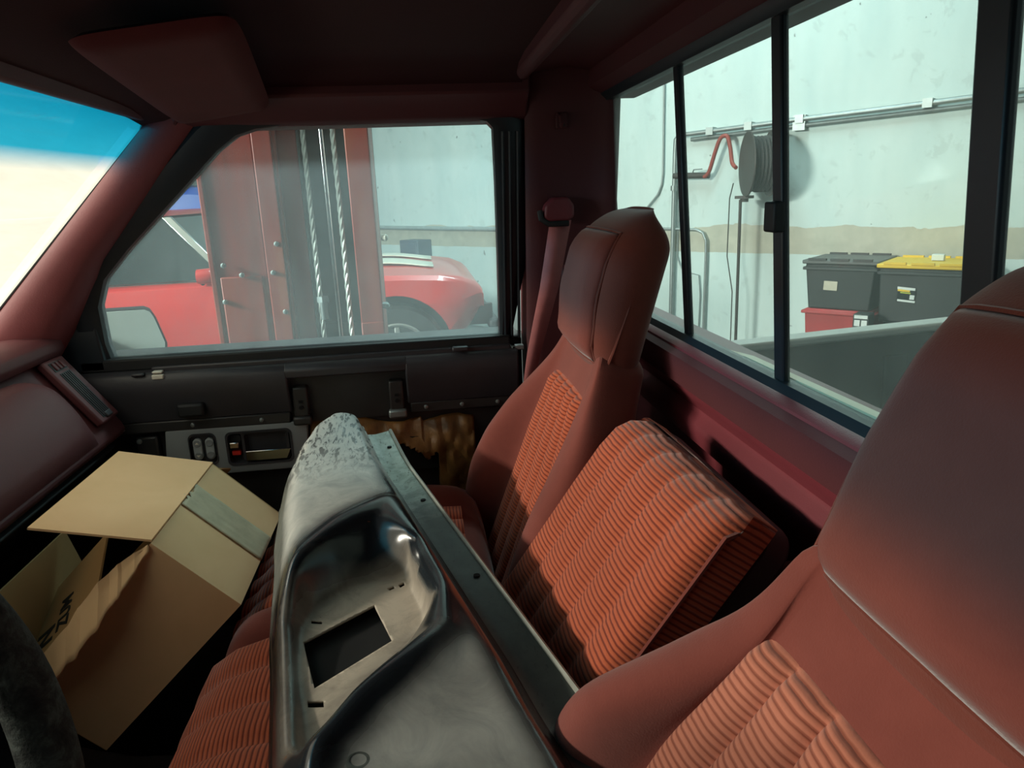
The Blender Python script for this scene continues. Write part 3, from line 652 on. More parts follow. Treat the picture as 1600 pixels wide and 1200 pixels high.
mb.loft(loops); part('pad', mb, velour('brown_velour', C(96,56,34), C(70,38,26)), bl, smooth=80, sub=1)

# ================================================================ SEAT BELT
sb = thing('seat_belt', 'maroon seat belt hanging from its guide on the rear pillar', 'seat belt', (.70, -.15, 1.2))
c = Vector((.694, -.155, 1.535))
mb = MB(); pts = [(-.030, -.014), (-.026, .010), (-.010, .026), (.022, .026), (.034, .010), (.034, -.014), (.02, -.022), (-.02, -.022)]
mb.prism([c+Vector((-.02, -a, b)) for a, b in pts], (.035, 0, 0)); part('guide_cover', mb, m_vinyl, sb, bevel=.006, seg=3)
mb = MB(); mb.tube([c+Vector((-.012, .036, .0)), c+Vector((-.016, .034, -.016)), c+Vector((-.016, .02, -.026)), c+Vector((-.016, -.022, -.026))], .006, 8); part('guide_loop', mb, m_black, sb)
mb = MB(); A = [(c+Vector((-.012, .016, -.02)), c+Vector((-.012, -.028, -.02))), (Vector((.70, -.118, 1.38)), Vector((.70, -.158, 1.38))), (Vector((.71, -.088, 1.24)), Vector((.712, -.118, 1.24))), (Vector((.715, -.070, 1.12)), Vector((.72, -.09, 1.12))), (Vector((.72, -.055, .9)), Vector((.73, -.065, .9)))]
ids = [(mb.add(a), mb.add(b)) for a, b in A]
for p, q in zip(ids, ids[1:]): mb.face((p[0], p[1], q[1], q[0]))
part('strap', mb, plain('belt_webbing', C(176,104,104), .7, var=.1, scale=30, bump=.3, bscale=600), sb, solid=.002)
# grille of vent slots on the pillar and coat hook
ch = thing('coat_hook', 'small maroon coat hook on the rear pillar above the seat belt guide', 'hook', (.69, -.165, 1.70))
mb = MB(); mb.box(.682, .694, -.180, -.156, 1.690, 1.722); hk = part('plate', mb, m_trim, ch, bevel=.003)
mb = MB(); mb.tube([(.682, -.162, 1.716), (.668, -.163, 1.712), (.664, -.164, 1.700), (.672, -.165, 1.694)], .004, 8); part('prong', mb, m_trim, ch)
mb = MB(); mb.cyl((.684, -.170, 1.697), (.680, -.170, 1.697), .003, 10); part('screw', mb, m_black, ch)
vg = thing('vent_grille', 'maroon slotted cab vent behind the seat belt strap', 'vent', (.74, -.19, 1.36))
mb = MB(); mb.box(.725, .742, -.22, -.17, 1.33, 1.43); part('plate', mb, m_trim, vg, bevel=.003)
for k in range(7):
    mb = MB(); z = 1.34+.0125*k; mb.box(.721, .727, -.215, -.175, z, z+.006); part('slat', mb, m_vinyl, vg)

# ================================================================ DASHBOARD
da = thing('dashboard', 'maroon dashboard with padded top and side vent at the passenger end', 'dashboard', (0, .85, 1.1))
def extr(prof, xs, mat, name, **k):
    mb = MB(); mb.loft([[Vector((x, y, z)) for y, z in prof] for x in xs]); return part(name, mb, mat, da, smooth=45, **k)
XS = (-.76, -.3, .1, .4, .60, .70, .748)
top = [(1.06, 1.285), (1.06, 1.322), (.98, 1.334), (.91, 1.338), (.868, 1.334), (.853, 1.322), (.849, 1.306), (.856, 1.292), (.875, 1.285)]
extr(top, XS, m_dash, 'top_pad', bevel=.003)
body = [(1.06, 1.29), (.875, 1.29), (.862, 1.278), (.846, 1.255), (.80, 1.19), (.768, 1.143), (.762, 1.128), (.77, 1.116), (.80, 1.10), (.95, .98), (1.06, .98)]
extr(body, XS, m_dash, 'fascia', bevel=.004)
# glove box door: bulged panel with rounded end
def gd(u, v):
    x = -.16+.78*u; t = v
    y = .858+(.764-.858)*t; z = 1.283+(1.136-1.283)*t
    lim = 1-.16*(1-math.sqrt(max(0, 1-(max(0, .35-t)/.35)**2)))
    x = -.16+.78*u*lim; e = min(1, min(1-u, .0+u)*18, (1-t)*7, t*7); b = .018*math.sqrt(max(0, e))+.012*math.sin(math.pi*t)
    return Vector((x, y-b*.80, z+b*.58))
mb = MB(); mb.grid(gd, 40, 24); part('glove_box_door', mb, m_dash, da, smooth=60)
# lower kick panel
low = [(.80, 1.108), (.775, 1.10), (.792, 1.085), (.90, .99), (.95, .93), (1.0, .90), (1.0, 1.0)]
extr(low, (-.70, 0, .72), m_black, 'lower_panel', bevel=.004)
# side vent at the passenger end
n_ = Vector((0, -.82, .573)); t_ = Vector((0, -.54, -.84)).normalized(); t_ = (t_-n_*t_.dot(n_)).normalized(); X = Vector((1,0,0))
vc = Vector((.688, .815, 1.225))
def vent_box(name, c, hx, ht, hn, mat, parent, **k):
    mb = MB(); mb.obox(c, (X, t_, n_), (hx, ht, hn)); return part(name, mb, mat, parent, **k)
vf = vent_box('vent', vc+n_*.004, .040, .078, .008, m_dash, da, bevel=.004)
vent_box('vent_opening', vc+n_*.011-X*.002+t_*.012, .020, .056, .002, m_black, vf)
vent_box('vent_opening', vc+n_*.011-t_*.060-X*.004, .024, .010, .002, m_black, vf)
for k in range(3): vent_box('vane', vc+n_*.014-t_*.060+X*(-.018+.014*k), .0035, .008, .002, m_dash, vf)
for k in range(5): vent_box('vane', vc+n_*.013+X*(-.016+.007*k)+t_*.012, .0012, .054, .002, m_blackg, vf)
vent_box('vent_wheel', vc+n_*.014+t_*.066, .012, .006, .003, m_blackg, vf, bevel=.002)

# ================================================================ STEERING WHEEL
sw = thing('steering_wheel', 'worn black steering wheel in the lower left foreground', 'steering wheel', (-.47, .45, 1.15))
cW = Vector((-.475, .440, 1.258)); uw = Vector((0, math.sin(R(15)), math.cos(R(15)))); nw = Vector((0, -math.cos(R(15)), math.sin(R(15)))); RW = .185
rim = [cW + X*RW*math.cos(2*math.pi*k/72) + uw*RW*math.sin(2*math.pi*k/72) for k in range(72)]
mb = MB(); mb.tube(rim, .020, 16, closed=True); part('rim', mb, m_wheel, sw, smooth=80)
for a in (205, 335):
    d = X*math.cos(R(a))+uw*math.sin(R(a)); mb = MB(); mb.tube([cW-nw*.03+d*.04, cW-nw*.022+d*.11, cW+d*(RW-.004)], [.017, .013, .009], 10); part('spoke', mb, m_black, sw, smooth=60)
mb = MB(); mb.lathe(cW-nw*.06, nw, [(0, .03), (.005, .055), (.03, .062), (.045, .055), (.05, .03)], 32); part('hub', mb, m_blackg, sw, smooth=50)
mb = MB(); mb.cyl(cW-nw*.05, cW-nw*.50, .035, 20); part('column', mb, m_black, sw)

# ================================================================ SUN VISOR
sv = thing('sun_visor', 'maroon cloth sun visor folded up above the passenger door', 'sun visor', (.42, .43, 1.74))
def vis(u, v, th):
    x = .12+.54*u; y = .50-.19*v+.045*u+.02*v*u; z = 1.764-.034*u+.012*v - .012*(1-v)
    return Vector((x, y, z + th))
def vcorner(u, v, s_):
    cu, cv = 2*u-1, 2*v-1
    k = 1-.06*(abs(cu)*abs(cv))**6; return vis((cu*k+1)/2, (cv*k+1)/2, s_*.011*math.sqrt(min(1, min(min(u, 1-u)*.5, min(v, 1-v)*.2)/.03)))
mb = MB(); mb.grid(lambda u, v: vcorner(u, v, -1), 30, 20); mb.grid(lambda u, v: vcorner(u, v, 1), 30, 20); part('flap', mb, m_visor, sv, smooth=80)
mb = MB(); mb.tube([(.69, .56, 1.715), (.672, .545, 1.735), (.60, .532, 1.74)], .006, 8); part('hinge_rod', mb, m_trim, sv)

# ================================================================ CARDBOARD BOX
bx = thing('cardboard_box', 'open cardboard box with tape and a torn flap tilted in the passenger footwell', 'box', (.39, .55, .85))
Cc = Vector((.235, .545, 1.10)); e1 = Vector((.318, -.004, 0)); d2 = Vector((0, -.70, -.714)).normalized(); d3 = Vector((0, .714, -.70)).normalized()
e2 = d2*.160; e3 = d3*.325; TH = .0035
def panel(a, u, v, name, mat, parent=bx, th=TH, **k):
    a, u, v = Vector(a), Vector(u), Vector(v); n = u.cross(v).normalized()*th; mb = MB(); mb.prism([a, a+u, a+u+v, a+v], n); return part(name, mb, mat, parent, smooth=0, **k)
i1 = Vector((1,0,0))
panel(Cc, e1, e2, 'side', m_card)                        # taped side facing up and back
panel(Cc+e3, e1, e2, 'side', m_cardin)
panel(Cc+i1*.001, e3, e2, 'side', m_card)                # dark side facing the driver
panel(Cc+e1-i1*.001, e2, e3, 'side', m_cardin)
panel(Cc+e2, e1, e3, 'bottom', m_card)
F1 = Vector((0, .162, .036)); 
panel(Cc+Vector((0,0,.001)), e1*1.0, F1, 'top_flap', m_card)
# flap from the far rim, standing open
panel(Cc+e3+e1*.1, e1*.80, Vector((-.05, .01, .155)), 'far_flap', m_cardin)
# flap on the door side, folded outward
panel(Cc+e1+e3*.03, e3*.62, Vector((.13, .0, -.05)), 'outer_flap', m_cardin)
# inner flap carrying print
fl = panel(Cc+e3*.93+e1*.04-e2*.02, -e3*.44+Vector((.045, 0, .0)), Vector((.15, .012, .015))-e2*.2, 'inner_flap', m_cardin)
# torn flap on the driver side, folded over outward
def torn(u, v):
    b = Cc+e3*(.02+.98*u); w = (.016+.085*math.sin(min(1, u*1.5)*math.pi*.62)**1.2*(1-.25*u))
    jag = .011*noise.noise(Vector((u*14, 1, 2)))+.006*noise.noise(Vector((u*40, 3, 2)))
    vv = v*(w+jag*(v > .5)); out = Vector((-.55, -.10, .45)) if v < .62 else Vector((-.55, -.10, .45))
    p = b+out*vv + Vector((0, 0, .012*math.sin(v*3)*math.sin(u*6)))
    if v > .62: p = b+out*(.62*(w+jag)) + Vector((-.55, -.05, -.75))*((v-.62)*(w+jag)*1.9)
    return p
mb = MB(); mb.grid(torn, 48, 14); part('torn_flap', mb, m_card, bx, smooth=30, solid=.003)
tp = Cc + e1*.36 - d3*.0012
def tape(u, v):
    s0 = .42+.26*u; n = .0015+.0012*noise.noise(Vector((u*9, v*4, 5)))
    j = .012*noise.noise(Vector((u*12, 8, 1))) if v < .01 else 0
    return Cc+e1*s0+e2*v-d3*n+e1*j*0+d2*j
mb = MB(); mb.grid(tape, 16, 24); part('tape', mb, m_tape, bx, smooth=60, solid=.0008, soff=1, label='strip of wrinkled packing tape')
# printed lettering on inner flap
def text(body, size, loc, xdir, ydir, mat, parent, name='lettering'):
    cu = bpy.data.curves.new(name, 'FONT'); cu.body = body; cu.size = size; cu.extrude = .0004; cu.offset = size*.03
    o = bpy.data.objects.new(name, cu); COL.objects.link(o); dg = bpy.context.evaluated_depsgraph_get(); me = bpy.data.meshes.new_from_object(o.evaluated_get(dg)); bpy.data.objects.remove(o, do_unlink=True)
    xd = Vector(xdir).normalized(); zd = xd.cross(Vector(ydir)).normalized(); yd = zd.cross(xd)
    me.transform(Matrix.Translation(Vector(loc)) @ Matrix((xd, yd, zd)).transposed().to_4x4()); me.materials.append(mat)
    q = bpy.data.objects.new(name, me); COL.objects.link(q); q.parent = parent
    q.matrix_parent_inverse = Matrix.Translation(-Vector(parent_base(parent))); return q
fu = (-e3*.44+Vector((.045, 0, 0))); fv = Vector((.15, .012, .015))-e2*.2
f0 = Cc+e3*.93+e1*.04-e2*.02; fn = fu.cross(fv).normalized()
FL = (f0, fu, fv, fn)
text('N', .050, f0+fu*.34+fv*.10+fn*(TH+.0004), fv, -fu, m_ink, bx)
text('ZUM', .034, f0+fu*.56+fv*.10+fn*(TH+.0004), fv, -fu, m_ink, bx)
pbg = thing('plastic_bag', 'crumpled clear plastic bag inside the cardboard box', 'bag', Cc+e1*.5+e3*.4+e2*.6)
mb = MB(); bc = Cc+e1*.42+e3*.42+e2*.55
def blob(c, r, amp, fr, nu=20, nv=14):
    m_ = MB(); loops = []
    for j in range(1, nv):
        ph = math.pi*j/nv; lp = []
        for i in range(nu):
            th = 2*math.pi*i/nu; d = Vector((math.sin(ph)*math.cos(th), math.sin(ph)*math.sin(th), math.cos(ph)))
            lp.append(Vector(c)+Vector((d.x*r[0], d.y*r[1], d.z*r[2]))*(1+amp*noise.noise(d*fr)))
        loops.append(lp)
    m_.loft(loops); return m_
part('bag', blob(bc, (.10, .08, .06), .5, 3), m_bag, pbg, smooth=20)

# ================================================================ LOOSE DASH PANEL
dp = thing('dash_panel', 'long loose dusty grey metal dash panel lying across the seats', 'dash panel', (.15, .2, 1.0))
Lp = Vector((-.969, -.248, 0)).normalized(); Tp = Vector((.248, -.969, 0)).normalized(); Op = Vector((.62, .33, 1.13))
SL = 1.16
tl_tab = [(0, .02), (.01, .0), (.03, -.03), (.07, -.065), (.13, -.095), (.20, -.119), (.36, -.138), (.63, -.162), (.87, -.178), (1.2, -.185)]
rimP = [(.405, .030), (.50, .031), (.70, .024), (.762, .012), (.80, -.035), (.83, -.085), (.87, -.128), (.95, -.163), (.90, -.170), (.75, -.163), (.62, -.150), (.545, -.125), (.46, -.045)]
flrP = [(.545, .028), (.64, .026), (.672, .020), (.70, -.02), (.755, -.085), (.80, -.120), (.828, -.142), (.70, -.138), (.62, -.128), (.575, -.105), (.552, -.06)]
def ppt(s, t, z): return Op + Lp*s + Tp*t + Vector((0, 0, z))
def pheight(s, t):
    tl = lerp_tab(tl_tab, s); k = t-tl
    H = .030*(1-sm(0, .22, s)) + .010*math.sin(max(0, min(1, (t-tl)/(.05-tl)))*math.pi)
    H -= .085*(1-min(1, k/.045))**2.2                         # rolled front edge
    H -= .10*(1-min(1, s/.02))**2
    H -= .026*sm(.046, .060, t)                               # shoulder down to the flange
    dR = poly_dist(rimP, s, t); inside = poly_inside(rimP, s, t)
    if inside:
        if poly_inside(flrP, s, t): f = 1
        else:
            dF = poly_dist(flrP, s, t); f = sm(0, 1, dR/(dR+dF+1e-6))
        H = H*(1-f)+(-.046)*f + .006*(1-f)
    else: H += .006*math.exp(-(dR/.012)**2)
    # near end: shallow dished surface
    g = sm(.80, .90, s)*sm(.16, .02, abs(t+.04)); H -= .016*g*(0 if inside else 1)
    return H
nu, nv = 300, 84
HG = []
for i in range(nu+1):
    s = SL*i/nu; tl = lerp_tab(tl_tab, s); HG.append([pheight(s, tl+(.062-tl)*j/nv) for j in range(nv+1)])
for it in range(12):
    HG = [[(HG[i][j]*2+HG[max(0, i-1)][j]+HG[min(nu, i+1)][j]+HG[i][max(0, j-1)]+HG[i][min(nv, j+1)])/6 for j in range(nv+1)] for i in range(nu+1)]
mb = MB(); dust, tan, scf = [], [], []
ids = []
for i in range(nu+1):
    s = SL*i/nu; row = []
    tl = lerp_tab(tl_tab, s)
    for j in range(nv+1):
        t = tl+(.062-tl)*j/nv; row.append(mb.add(ppt(s, t, HG[i][j])))
        ins_ = poly_inside(rimP, s, t); fl_ = poly_inside(flrP, s, t); dR = poly_dist(rimP, s, t)
        dfl = poly_dist(flrP, s, t)
        if fl_: d, tn, sc = .55+.5*min(1, dfl/.02), 1, 0
        elif ins_: d, tn, sc = (.45*max(0, 1-dfl/.03)), 1, 0
        else:
            d = 1.0*sm(.008, .05, dR)*(1-sm(.018, .045, t)*sm(.18, .36, s)); tn = 0; sc = 1-sm(.14, .34, s)
            if s > .72: d *= .85
        dust.append(d); tan.append(tn); scf.append(sc)
    ids.append(row)
for i in range(nu):
    for j in range(nv): mb.face((ids[i][j], ids[i+1][j], ids[i+1][j+1], ids[i][j+1]))
me = bpy.data.meshes.new('shell'); me.from_pydata(mb.v, [], mb.f)
for nm, arr in (('dust', dust), ('tan', tan), ('scuff', scf)):
    at = me.attributes.new(nm, 'FLOAT', 'POINT'); at.data.foreach_set('value', arr)
me.flip_normals()
hol = [[(.648, -.126), (.606, -.036), (.688, -.032), (.735, -.124)], [(.606, -.112), (.613, -.100), (.620, -.101), (.613, -.113)], [(.752, -.133), (.758, -.118), (.768, -.119), (.762, -.134)], [(.575, -.012), (.572, -.004), (.578, -.003), (.581, -.011)], [(.572, .002), (.569, .010), (.576, .011), (.580, .003)]]
bm = bmesh.new(); bm.from_mesh(me)
def st_of(p): d = p-Op; return d.dot(Lp), d.dot(Tp)
for po in hol:
    s0, s1 = min(p[0] for p in po)-.012, max(p[0] for p in po)+.012; t0, t1 = min(p[1] for p in po)-.012, max(p[1] for p in po)+.012
    for k in range(len(po)):
        a, b = ppt(*po[k], 0), ppt(*po[(k+1) % len(po)], 0); nrm = (b-a).cross(Vector((0,0,1))).normalized()
        fs = [f for f in bm.faces if s0 < st_of(f.calc_center_median())[0] < s1 and t0 < st_of(f.calc_center_median())[1] < t1]
        geo = list({v for f in fs for v in f.verts})+list({e_ for f in fs for e_ in f.edges})+fs
        bmesh.ops.bisect_plane(bm, geom=geo, plane_co=a, plane_no=nrm, dist=1e-6)
    kill = [f for f in bm.faces if poly_inside(po, *st_of(f.calc_center_median()))]
    bmesh.ops.delete(bm, geom=kill, context='FACES')
bm.to_mesh(me); bm.free()
sh = part('shell', me, m_bezel, dp, smooth=60, solid=.003, soff=-1)
mb = MB(); mb.prism([ppt(s, t, -.11) for s, t in ((.50, .03), (.50, -.14), (.86, -.16), (.80, .03))], (0, 0, .055)); part('dark_backing', mb, m_void, dp, label='black block added behind the opening to keep it dark')  # black block added under the opening so no lit seat shows through
# flange
mb = MB(); loops = []
for k in range(24):
    s = .06+(SL-.06)*k/23; z0 = -.026+.030*(1-sm(0, .22, s))
    loops.append([ppt(s, t, z0+dz) for t, dz in ((.056, .002), (.064, -.002), (.080, -.004), (.106, -.001), (.112, -.002), (.112, -.012), (.107, -.005), (.058, -.006))])
mb.loft(loops); fg = part('flange', mb, m_flange, dp, smooth=40, label='pale drilled mounting flange')
mb = MB(); mb.tube([ppt(.06+(SL-.06)*k/23, .110, -.026+.030*(1-sm(0, .22, .06+(SL-.06)*k/23))) for k in range(24)], .0032, 6); part('flange_lip', mb, plain('pale_lip', C(158,158,148), .5, var=.2, scale=30, bump=0), fg)
for s in (.12, .36, .62, .93):
    z0 = -.026+.030*(1-sm(0, .22, s)); mb = MB(); mb.lathe(ppt(s, .094, z0-.0028), (0,0,1), [(0, .0042), (.0022, .0042)], 14); part('bolt_hole', mb, m_void, fg)
# stamped dome near the bottom end
mb = MB(); cD = ppt(.90, -.105, pheight(.90, -.105)+.001); mb.lathe(cD, (0, -.1, 1), [(0, .016), (.002, .014), (.0025, .007), (.001, .005)], 28); part('boss', mb, m_flange, dp, smooth=50)
# ================================================================ OUTSIDE THE PASSENGER WINDOW
# door mirror
mi = thing('door_mirror', 'black framed passenger door mirror outside the window', 'mirror', (1.0, .8, 1.24))
MX = .98
q = lambda px, py: on_plane(px, py, (MX, 0, 0), (1, 0, 0))
pts = [q(140, 490), q(180, 487), q(225, 484), q(234, 487), q(241, 497), q(258, 535), q(258, 543), q(252, 548), q(178, 557), q(140, 557)]
mb = MB(); mb.prism([p+Vector((0, 0, 0)) for p in pts], (.06, .02, 0)); part('glass', mb, m_mirror, mi, smooth=30)
cen = sum(pts, Vector())/len(pts); big = [cen+(p-cen)*1.06 for p in pts]; b2 = [cen+(p-cen)*.9+Vector((.09, .05, 0)) for p in pts]
mb = MB(); mb.loft([[p+Vector((.004, 0, 0)) for p in big], [p+Vector((.05, .02, 0)) for p in big], b2]); part('housing', mb, m_blackg, mi, smooth=40)
mb = MB(); mb.tube([(1.03, .88, 1.29), (.97, .90, 1.27), (.93, .90, 1.25)], .02, 8); part('arm', mb, m_blackg, mi)

# lift column
lf = thing('lift_column', 'tall red vehicle lift column just outside the passenger window', 'lift', (1.85, .54, 0))
LX = 1.75
def ly(px, py=360, x=LX): return on_plane(px, py, (x, 0, 0), (1, 0, 0)).y
HT = 3.4
def slab(name, y0, y1, x0, x1, z0, z1, mat, par=lf, bev=.004, **k):
    mb = MB(); mb.box(x0, x1, min(y0, y1), max(y0, y1), z0, z1); return part(name, mb, mat, par, bevel=bev, **k)
slab('base_plate', .20, .90, 1.65, 2.15, 0, .03, m_lift)
yA, yB_, yC, yD, yE, yF = ly(318), ly(410), ly(440), ly(476), ly(551), ly(588)
slab('back_plate', yA, yF, 2.00, 2.03, .03, HT, m_liftdark)
slab('front_plate', yA-.012, yB_+.004, LX+.012, LX+.03, .03, HT, m_lift)
slab('edge_angle', yA, yA-.018, LX, LX+.25, .03, HT, m_lift)
slab('front_strip', yB_, yC, LX-.006, LX+.02, .03, HT, m_lift)
slab('inner_wall', yC, yC-.012, LX+.0, LX+.25, .03, HT, m_lift)
slab('inner_plate', yC-.01, yD, LX+.03, LX+.05, .03, HT, m_lift)
slab('recess_wall', yD, yD-.01, LX+.03, LX+.25, .03, HT, m_liftdark)
slab('recess_back', yD, yE, LX+.18, LX+.20, .03, HT, m_liftdark)
slab('right_plate', yE, yF, LX, LX+.02, .03, HT, m_lift); slab('right_wall', yF, yF+.012, LX+.02, LX+.25, .03, HT, m_lift)
slab('carriage', yA-.03, yB_+.02, LX+.0, LX+.012, .5, 1.335, m_lift); slab('carriage_lower', yE+.0, yF, LX-.008, LX, .6, 1.155, m_lift)
slab('cover', yD-.005, yE+.01, LX+.12, LX+.14, .6, 1.14, m_liftdark)
for px in (487, 533):
    y = ly(px); mb = MB(); path = [Vector((LX+.03, y, .6+k*.02)) for k in range(131)]
    for st in range(3):
        mb.tube([p+Vector((.005*math.cos(k*1.1+st*2.1), .005*math.sin(k*1.1+st*2.1), 0)) for k, p in enumerate(path)], .005, 5)
    part('cable', mb, plain('cable_wire', C(190,196,190), .4, .5, var=.1, bump=0), lf)
mb = MB(); mb.cyl((LX+.03, ly(515), .6), (LX+.03, ly(515), 3.2), .008, 14); part('rod', mb, m_chrome, lf)
mb = MB(); mb.cyl((LX+.03, ly(503, 470), 1.17), (LX+.03, ly(503, 470), 1.23), .014, 12); mb.cyl((LX+.03, ly(503, 470), 1.23), (LX+.03, ly(503, 470), 1.25), .022, 6); part('cable_anchor', mb, m_steel, lf)
for px, py in ((378, 430), (427, 426), (432, 381), (446, 487), (352, 472), (349, 415)):
    p = on_plane(px, py, (LX-.006, 0, 0), (1, 0, 0)); mb = MB(); mb.lathe(p, (-1,0,0), [(-.004, .009), (.004, .009), (.006, .006), (.012, .0055), (.013, .003)], 6); part('bolt', mb, m_steel, lf)
p = on_plane(596, 372, (LX, 0, 0), (1, 0, 0)); mb = MB(); mb.lathe(p+Vector((.02, .0, 0)), (-.3, -1, 0), [(0, .010), (.016, .012), (.022, .006)], 10); part('knob', mb, m_white, lf)
p = on_plane(603, 478, (LX, 0, 0), (1, 0, 0)); mb = MB(); mb.lathe(p+Vector((.02, .01, 0)), (-.3, -1, 0), [(0, .012), (.016, .012), (.022, .006)], 6); part('knob', mb, m_steel, lf)

# red car, side on, nose to the right
car = thing('red_car', 'red classic car with white hood stripes behind the lift column', 'car', (4.9, 1.7, .2))
CX = 4.0
def top_z(y): return lerp_tab([(-.30, .94), (-.27, .985), (-.20, 1.03), (-.05, 1.058), (.3, 1.075), (1.3, 1.10), (2.4, 1.085), (4.2, 1.06)], y)
loops = []
ysq = [-.30, -.285, -.25, -.15, 0, .2, .5, .8, 1.1, 1.3, 1.7, 2.1, 2.6, 3.2, 4.0, 4.3]
for y in ysq:
    zt = top_z(y); ins_ = .10*(1-sm(-.31, -.12, y)); zb0 = lerp_tab([(-.30, .80), (-.22, .72), (-.1, .62), (.3, .56), (4.3, .56)], y); bul = lerp_tab([(-.3, .05), (.1, .09), (1, .07), (4.3, .07)], y)
    cw = .045*sm(-.25, .4, y)
    half = [(CX+.10+ins_, zb0), (CX+.04+ins_, zb0+.06), (CX+.012+ins_, (zb0+zt)/2-.04), (CX+ins_, (zb0+zt)/2+.05), (CX+.02+ins_, zt-.10), (CX+.035+ins_, zt-.03), (CX+.07+ins_, zt), (CX+.16+ins_, zt+.004), (CX+.35, zt+cw*.75), (CX+.62, zt+cw), (CX+.9, zt+cw*1.1)]
    loop = half+[(2*(CX+.9)-x, z) for x, z in reversed(half[:-1])]
    loops.append([Vector((x, y, z)) for x, z in loop])
mb = MB(); mb.loft(loops); body = part('body', mb, m_redpaint, car, smooth=50)
hub = Vector((CX+.02, .30, .545))
mb = MB(); mb.cyl(hub+Vector((-.2, 0, .03)), hub+Vector((.28, 0, .03)), .37, 40); cut(body, mb)
mb = MB(); mb.lathe(hub+Vector((.26, 0, .03)), (-1, 0, 0), [(0, .365), (.01, .365)], 32); part('wheel_well', mb, m_black, car)
mb = MB(); mb.lathe(hub+Vector((.23, 0, 0)), (-1, 0, 0), [(0, .24), (0, .31), (.04, .325), (.16, .325), (.20, .31), (.205, .21)], 40); wh = part('tyre', mb, m_tyre, car)
mb = MB(); mb.lathe(hub+Vector((.10, 0, 0)), (-1, 0, 0), [(.06, .17), (.06, .205), (.095, .215), (.10, .205), (.085, .19), (.06, .185)], 40); part('wheel_rim', mb, m_alloy, car)
for k in range(5):
    a = R(18+72*k); d = Vector((0, math.cos(a), math.sin(a))); w = Vector((0, -d.z, d.y)); mb = MB(); p = hub+Vector((.02, 0, 0))
    mb.prism([p+d*.03-w*.022, p+d*.03+w*.022, p+d*.185+w*.016, p+d*.185-w*.016], (.03, 0, 0)); part('wheel_spoke', mb, m_alloy, car, bevel=.004)
mb = MB(); mb.lathe(hub+Vector((.04, 0, 0)), (-1,0,0), [(0, .05), (.03, .045), (.035, .02)], 20); part('hub_cap', mb, m_alloy, car)
mb = MB(); mb.box(CX+.05, CX+.3, .1, .5, .0, .225); part('stand', mb, m_black, car); mb = MB(); mb.box(CX+.1, CX+1.7, 2.5, 2.9, 0, .57); part('stand', mb, m_black, car)
for x0, x1 in ((CX+.42, CX+.78), (CX+1.02, CX+1.38)):
    def stripe(u, v, x0=x0, x1=x1):
        y = .02+1.23*v; x = x0+(x1-x0)*u; cw = .045*sm(-.25, .4, y); k = 1-abs(x-(CX+.9))/.9
        return Vector((x, y, top_z(y)+cw*(.75+.4*k)+.006))
    mb = MB(); mb.grid(stripe, 6, 16); part('hood_stripe', mb, m_whitepaint, car, solid=.006, soff=1)
mb = MB(); mb.box(CX+.55, CX+.85, .55, .9, 1.135, 1.165); part('hood_scoop', mb, m_black, car, bevel=.01)
mb = MB(); mb.box(CX+.08, CX+1.7, -.40, -.33, .66, .74); part('bumper', mb, m_black, car, bevel=.02)
mb = MB(); mb.box(CX+.14, CX+.2, -.36, -.1, .70, .84); part('bumper_bracket', mb, m_black, car)
# greenhouse
gh = [(1.34, 1.10), (1.72, 1.50), (1.86, 1.535), (2.9, 1.52), (3.4, 1.09)]
mb = MB(); mb.loft([[Vector((CX+.07+.16*(z-1.1)/.4, y, z)) for y, z in gh], [Vector((CX+1.73-.16*(z-1.1)/.4, y, z)) for y, z in gh]]); part('side_glass', mb, m_carglass, car, smooth=20)
mb = MB(); mb.loft([[Vector((CX+.20, y, z)) for y, z in ((1.72, 1.515), (1.86, 1.55), (2.9, 1.535), (2.9, 1.50), (1.86, 1.51))], [Vector((CX+1.6, y, z)) for y, z in ((1.72, 1.515), (1.86, 1.55), (2.9, 1.535), (2.9, 1.50), (1.86, 1.51))]]); part('roof', mb, m_redpaint, car, bevel=.01)
mb = MB(); mb.prism([Vector((CX+.06, 1.31, 1.10)), Vector((CX+.06, 1.36, 1.10)), Vector((CX+.215, 1.75, 1.51)), Vector((CX+.215, 1.69, 1.51))], (.03, 0, 0)); part('windshield_pillar', mb, m_chrome, car, bevel=.004)
mb = MB(); mb.tube([(CX+.05, 1.36, 1.105), (CX+.05, 2.3, 1.098), (CX+.05, 3.4, 1.085)], .008, 6); part('belt_moulding', mb, m_chrome, car)
mb = MB(); mb.lathe(Vector((CX-.02, 1.52, 1.14)), (0, -1, 0), [(0, .01), (.01, .045), (.09, .05), (.12, .02)], 16); mr = part('wing_mirror', mb, m_redpaint, car, smooth=50)
mb = MB(); mb.tube([(CX+.03, 1.50, 1.09), (CX-.0, 1.48, 1.11)], .015, 8); part('mirror_stalk', mb, m_black, car)
mb = MB(); mb.box(CX-.004, CX+.02, 1.318, 1.326, .62, 1.06); part('door_gap', mb, m_void, car)

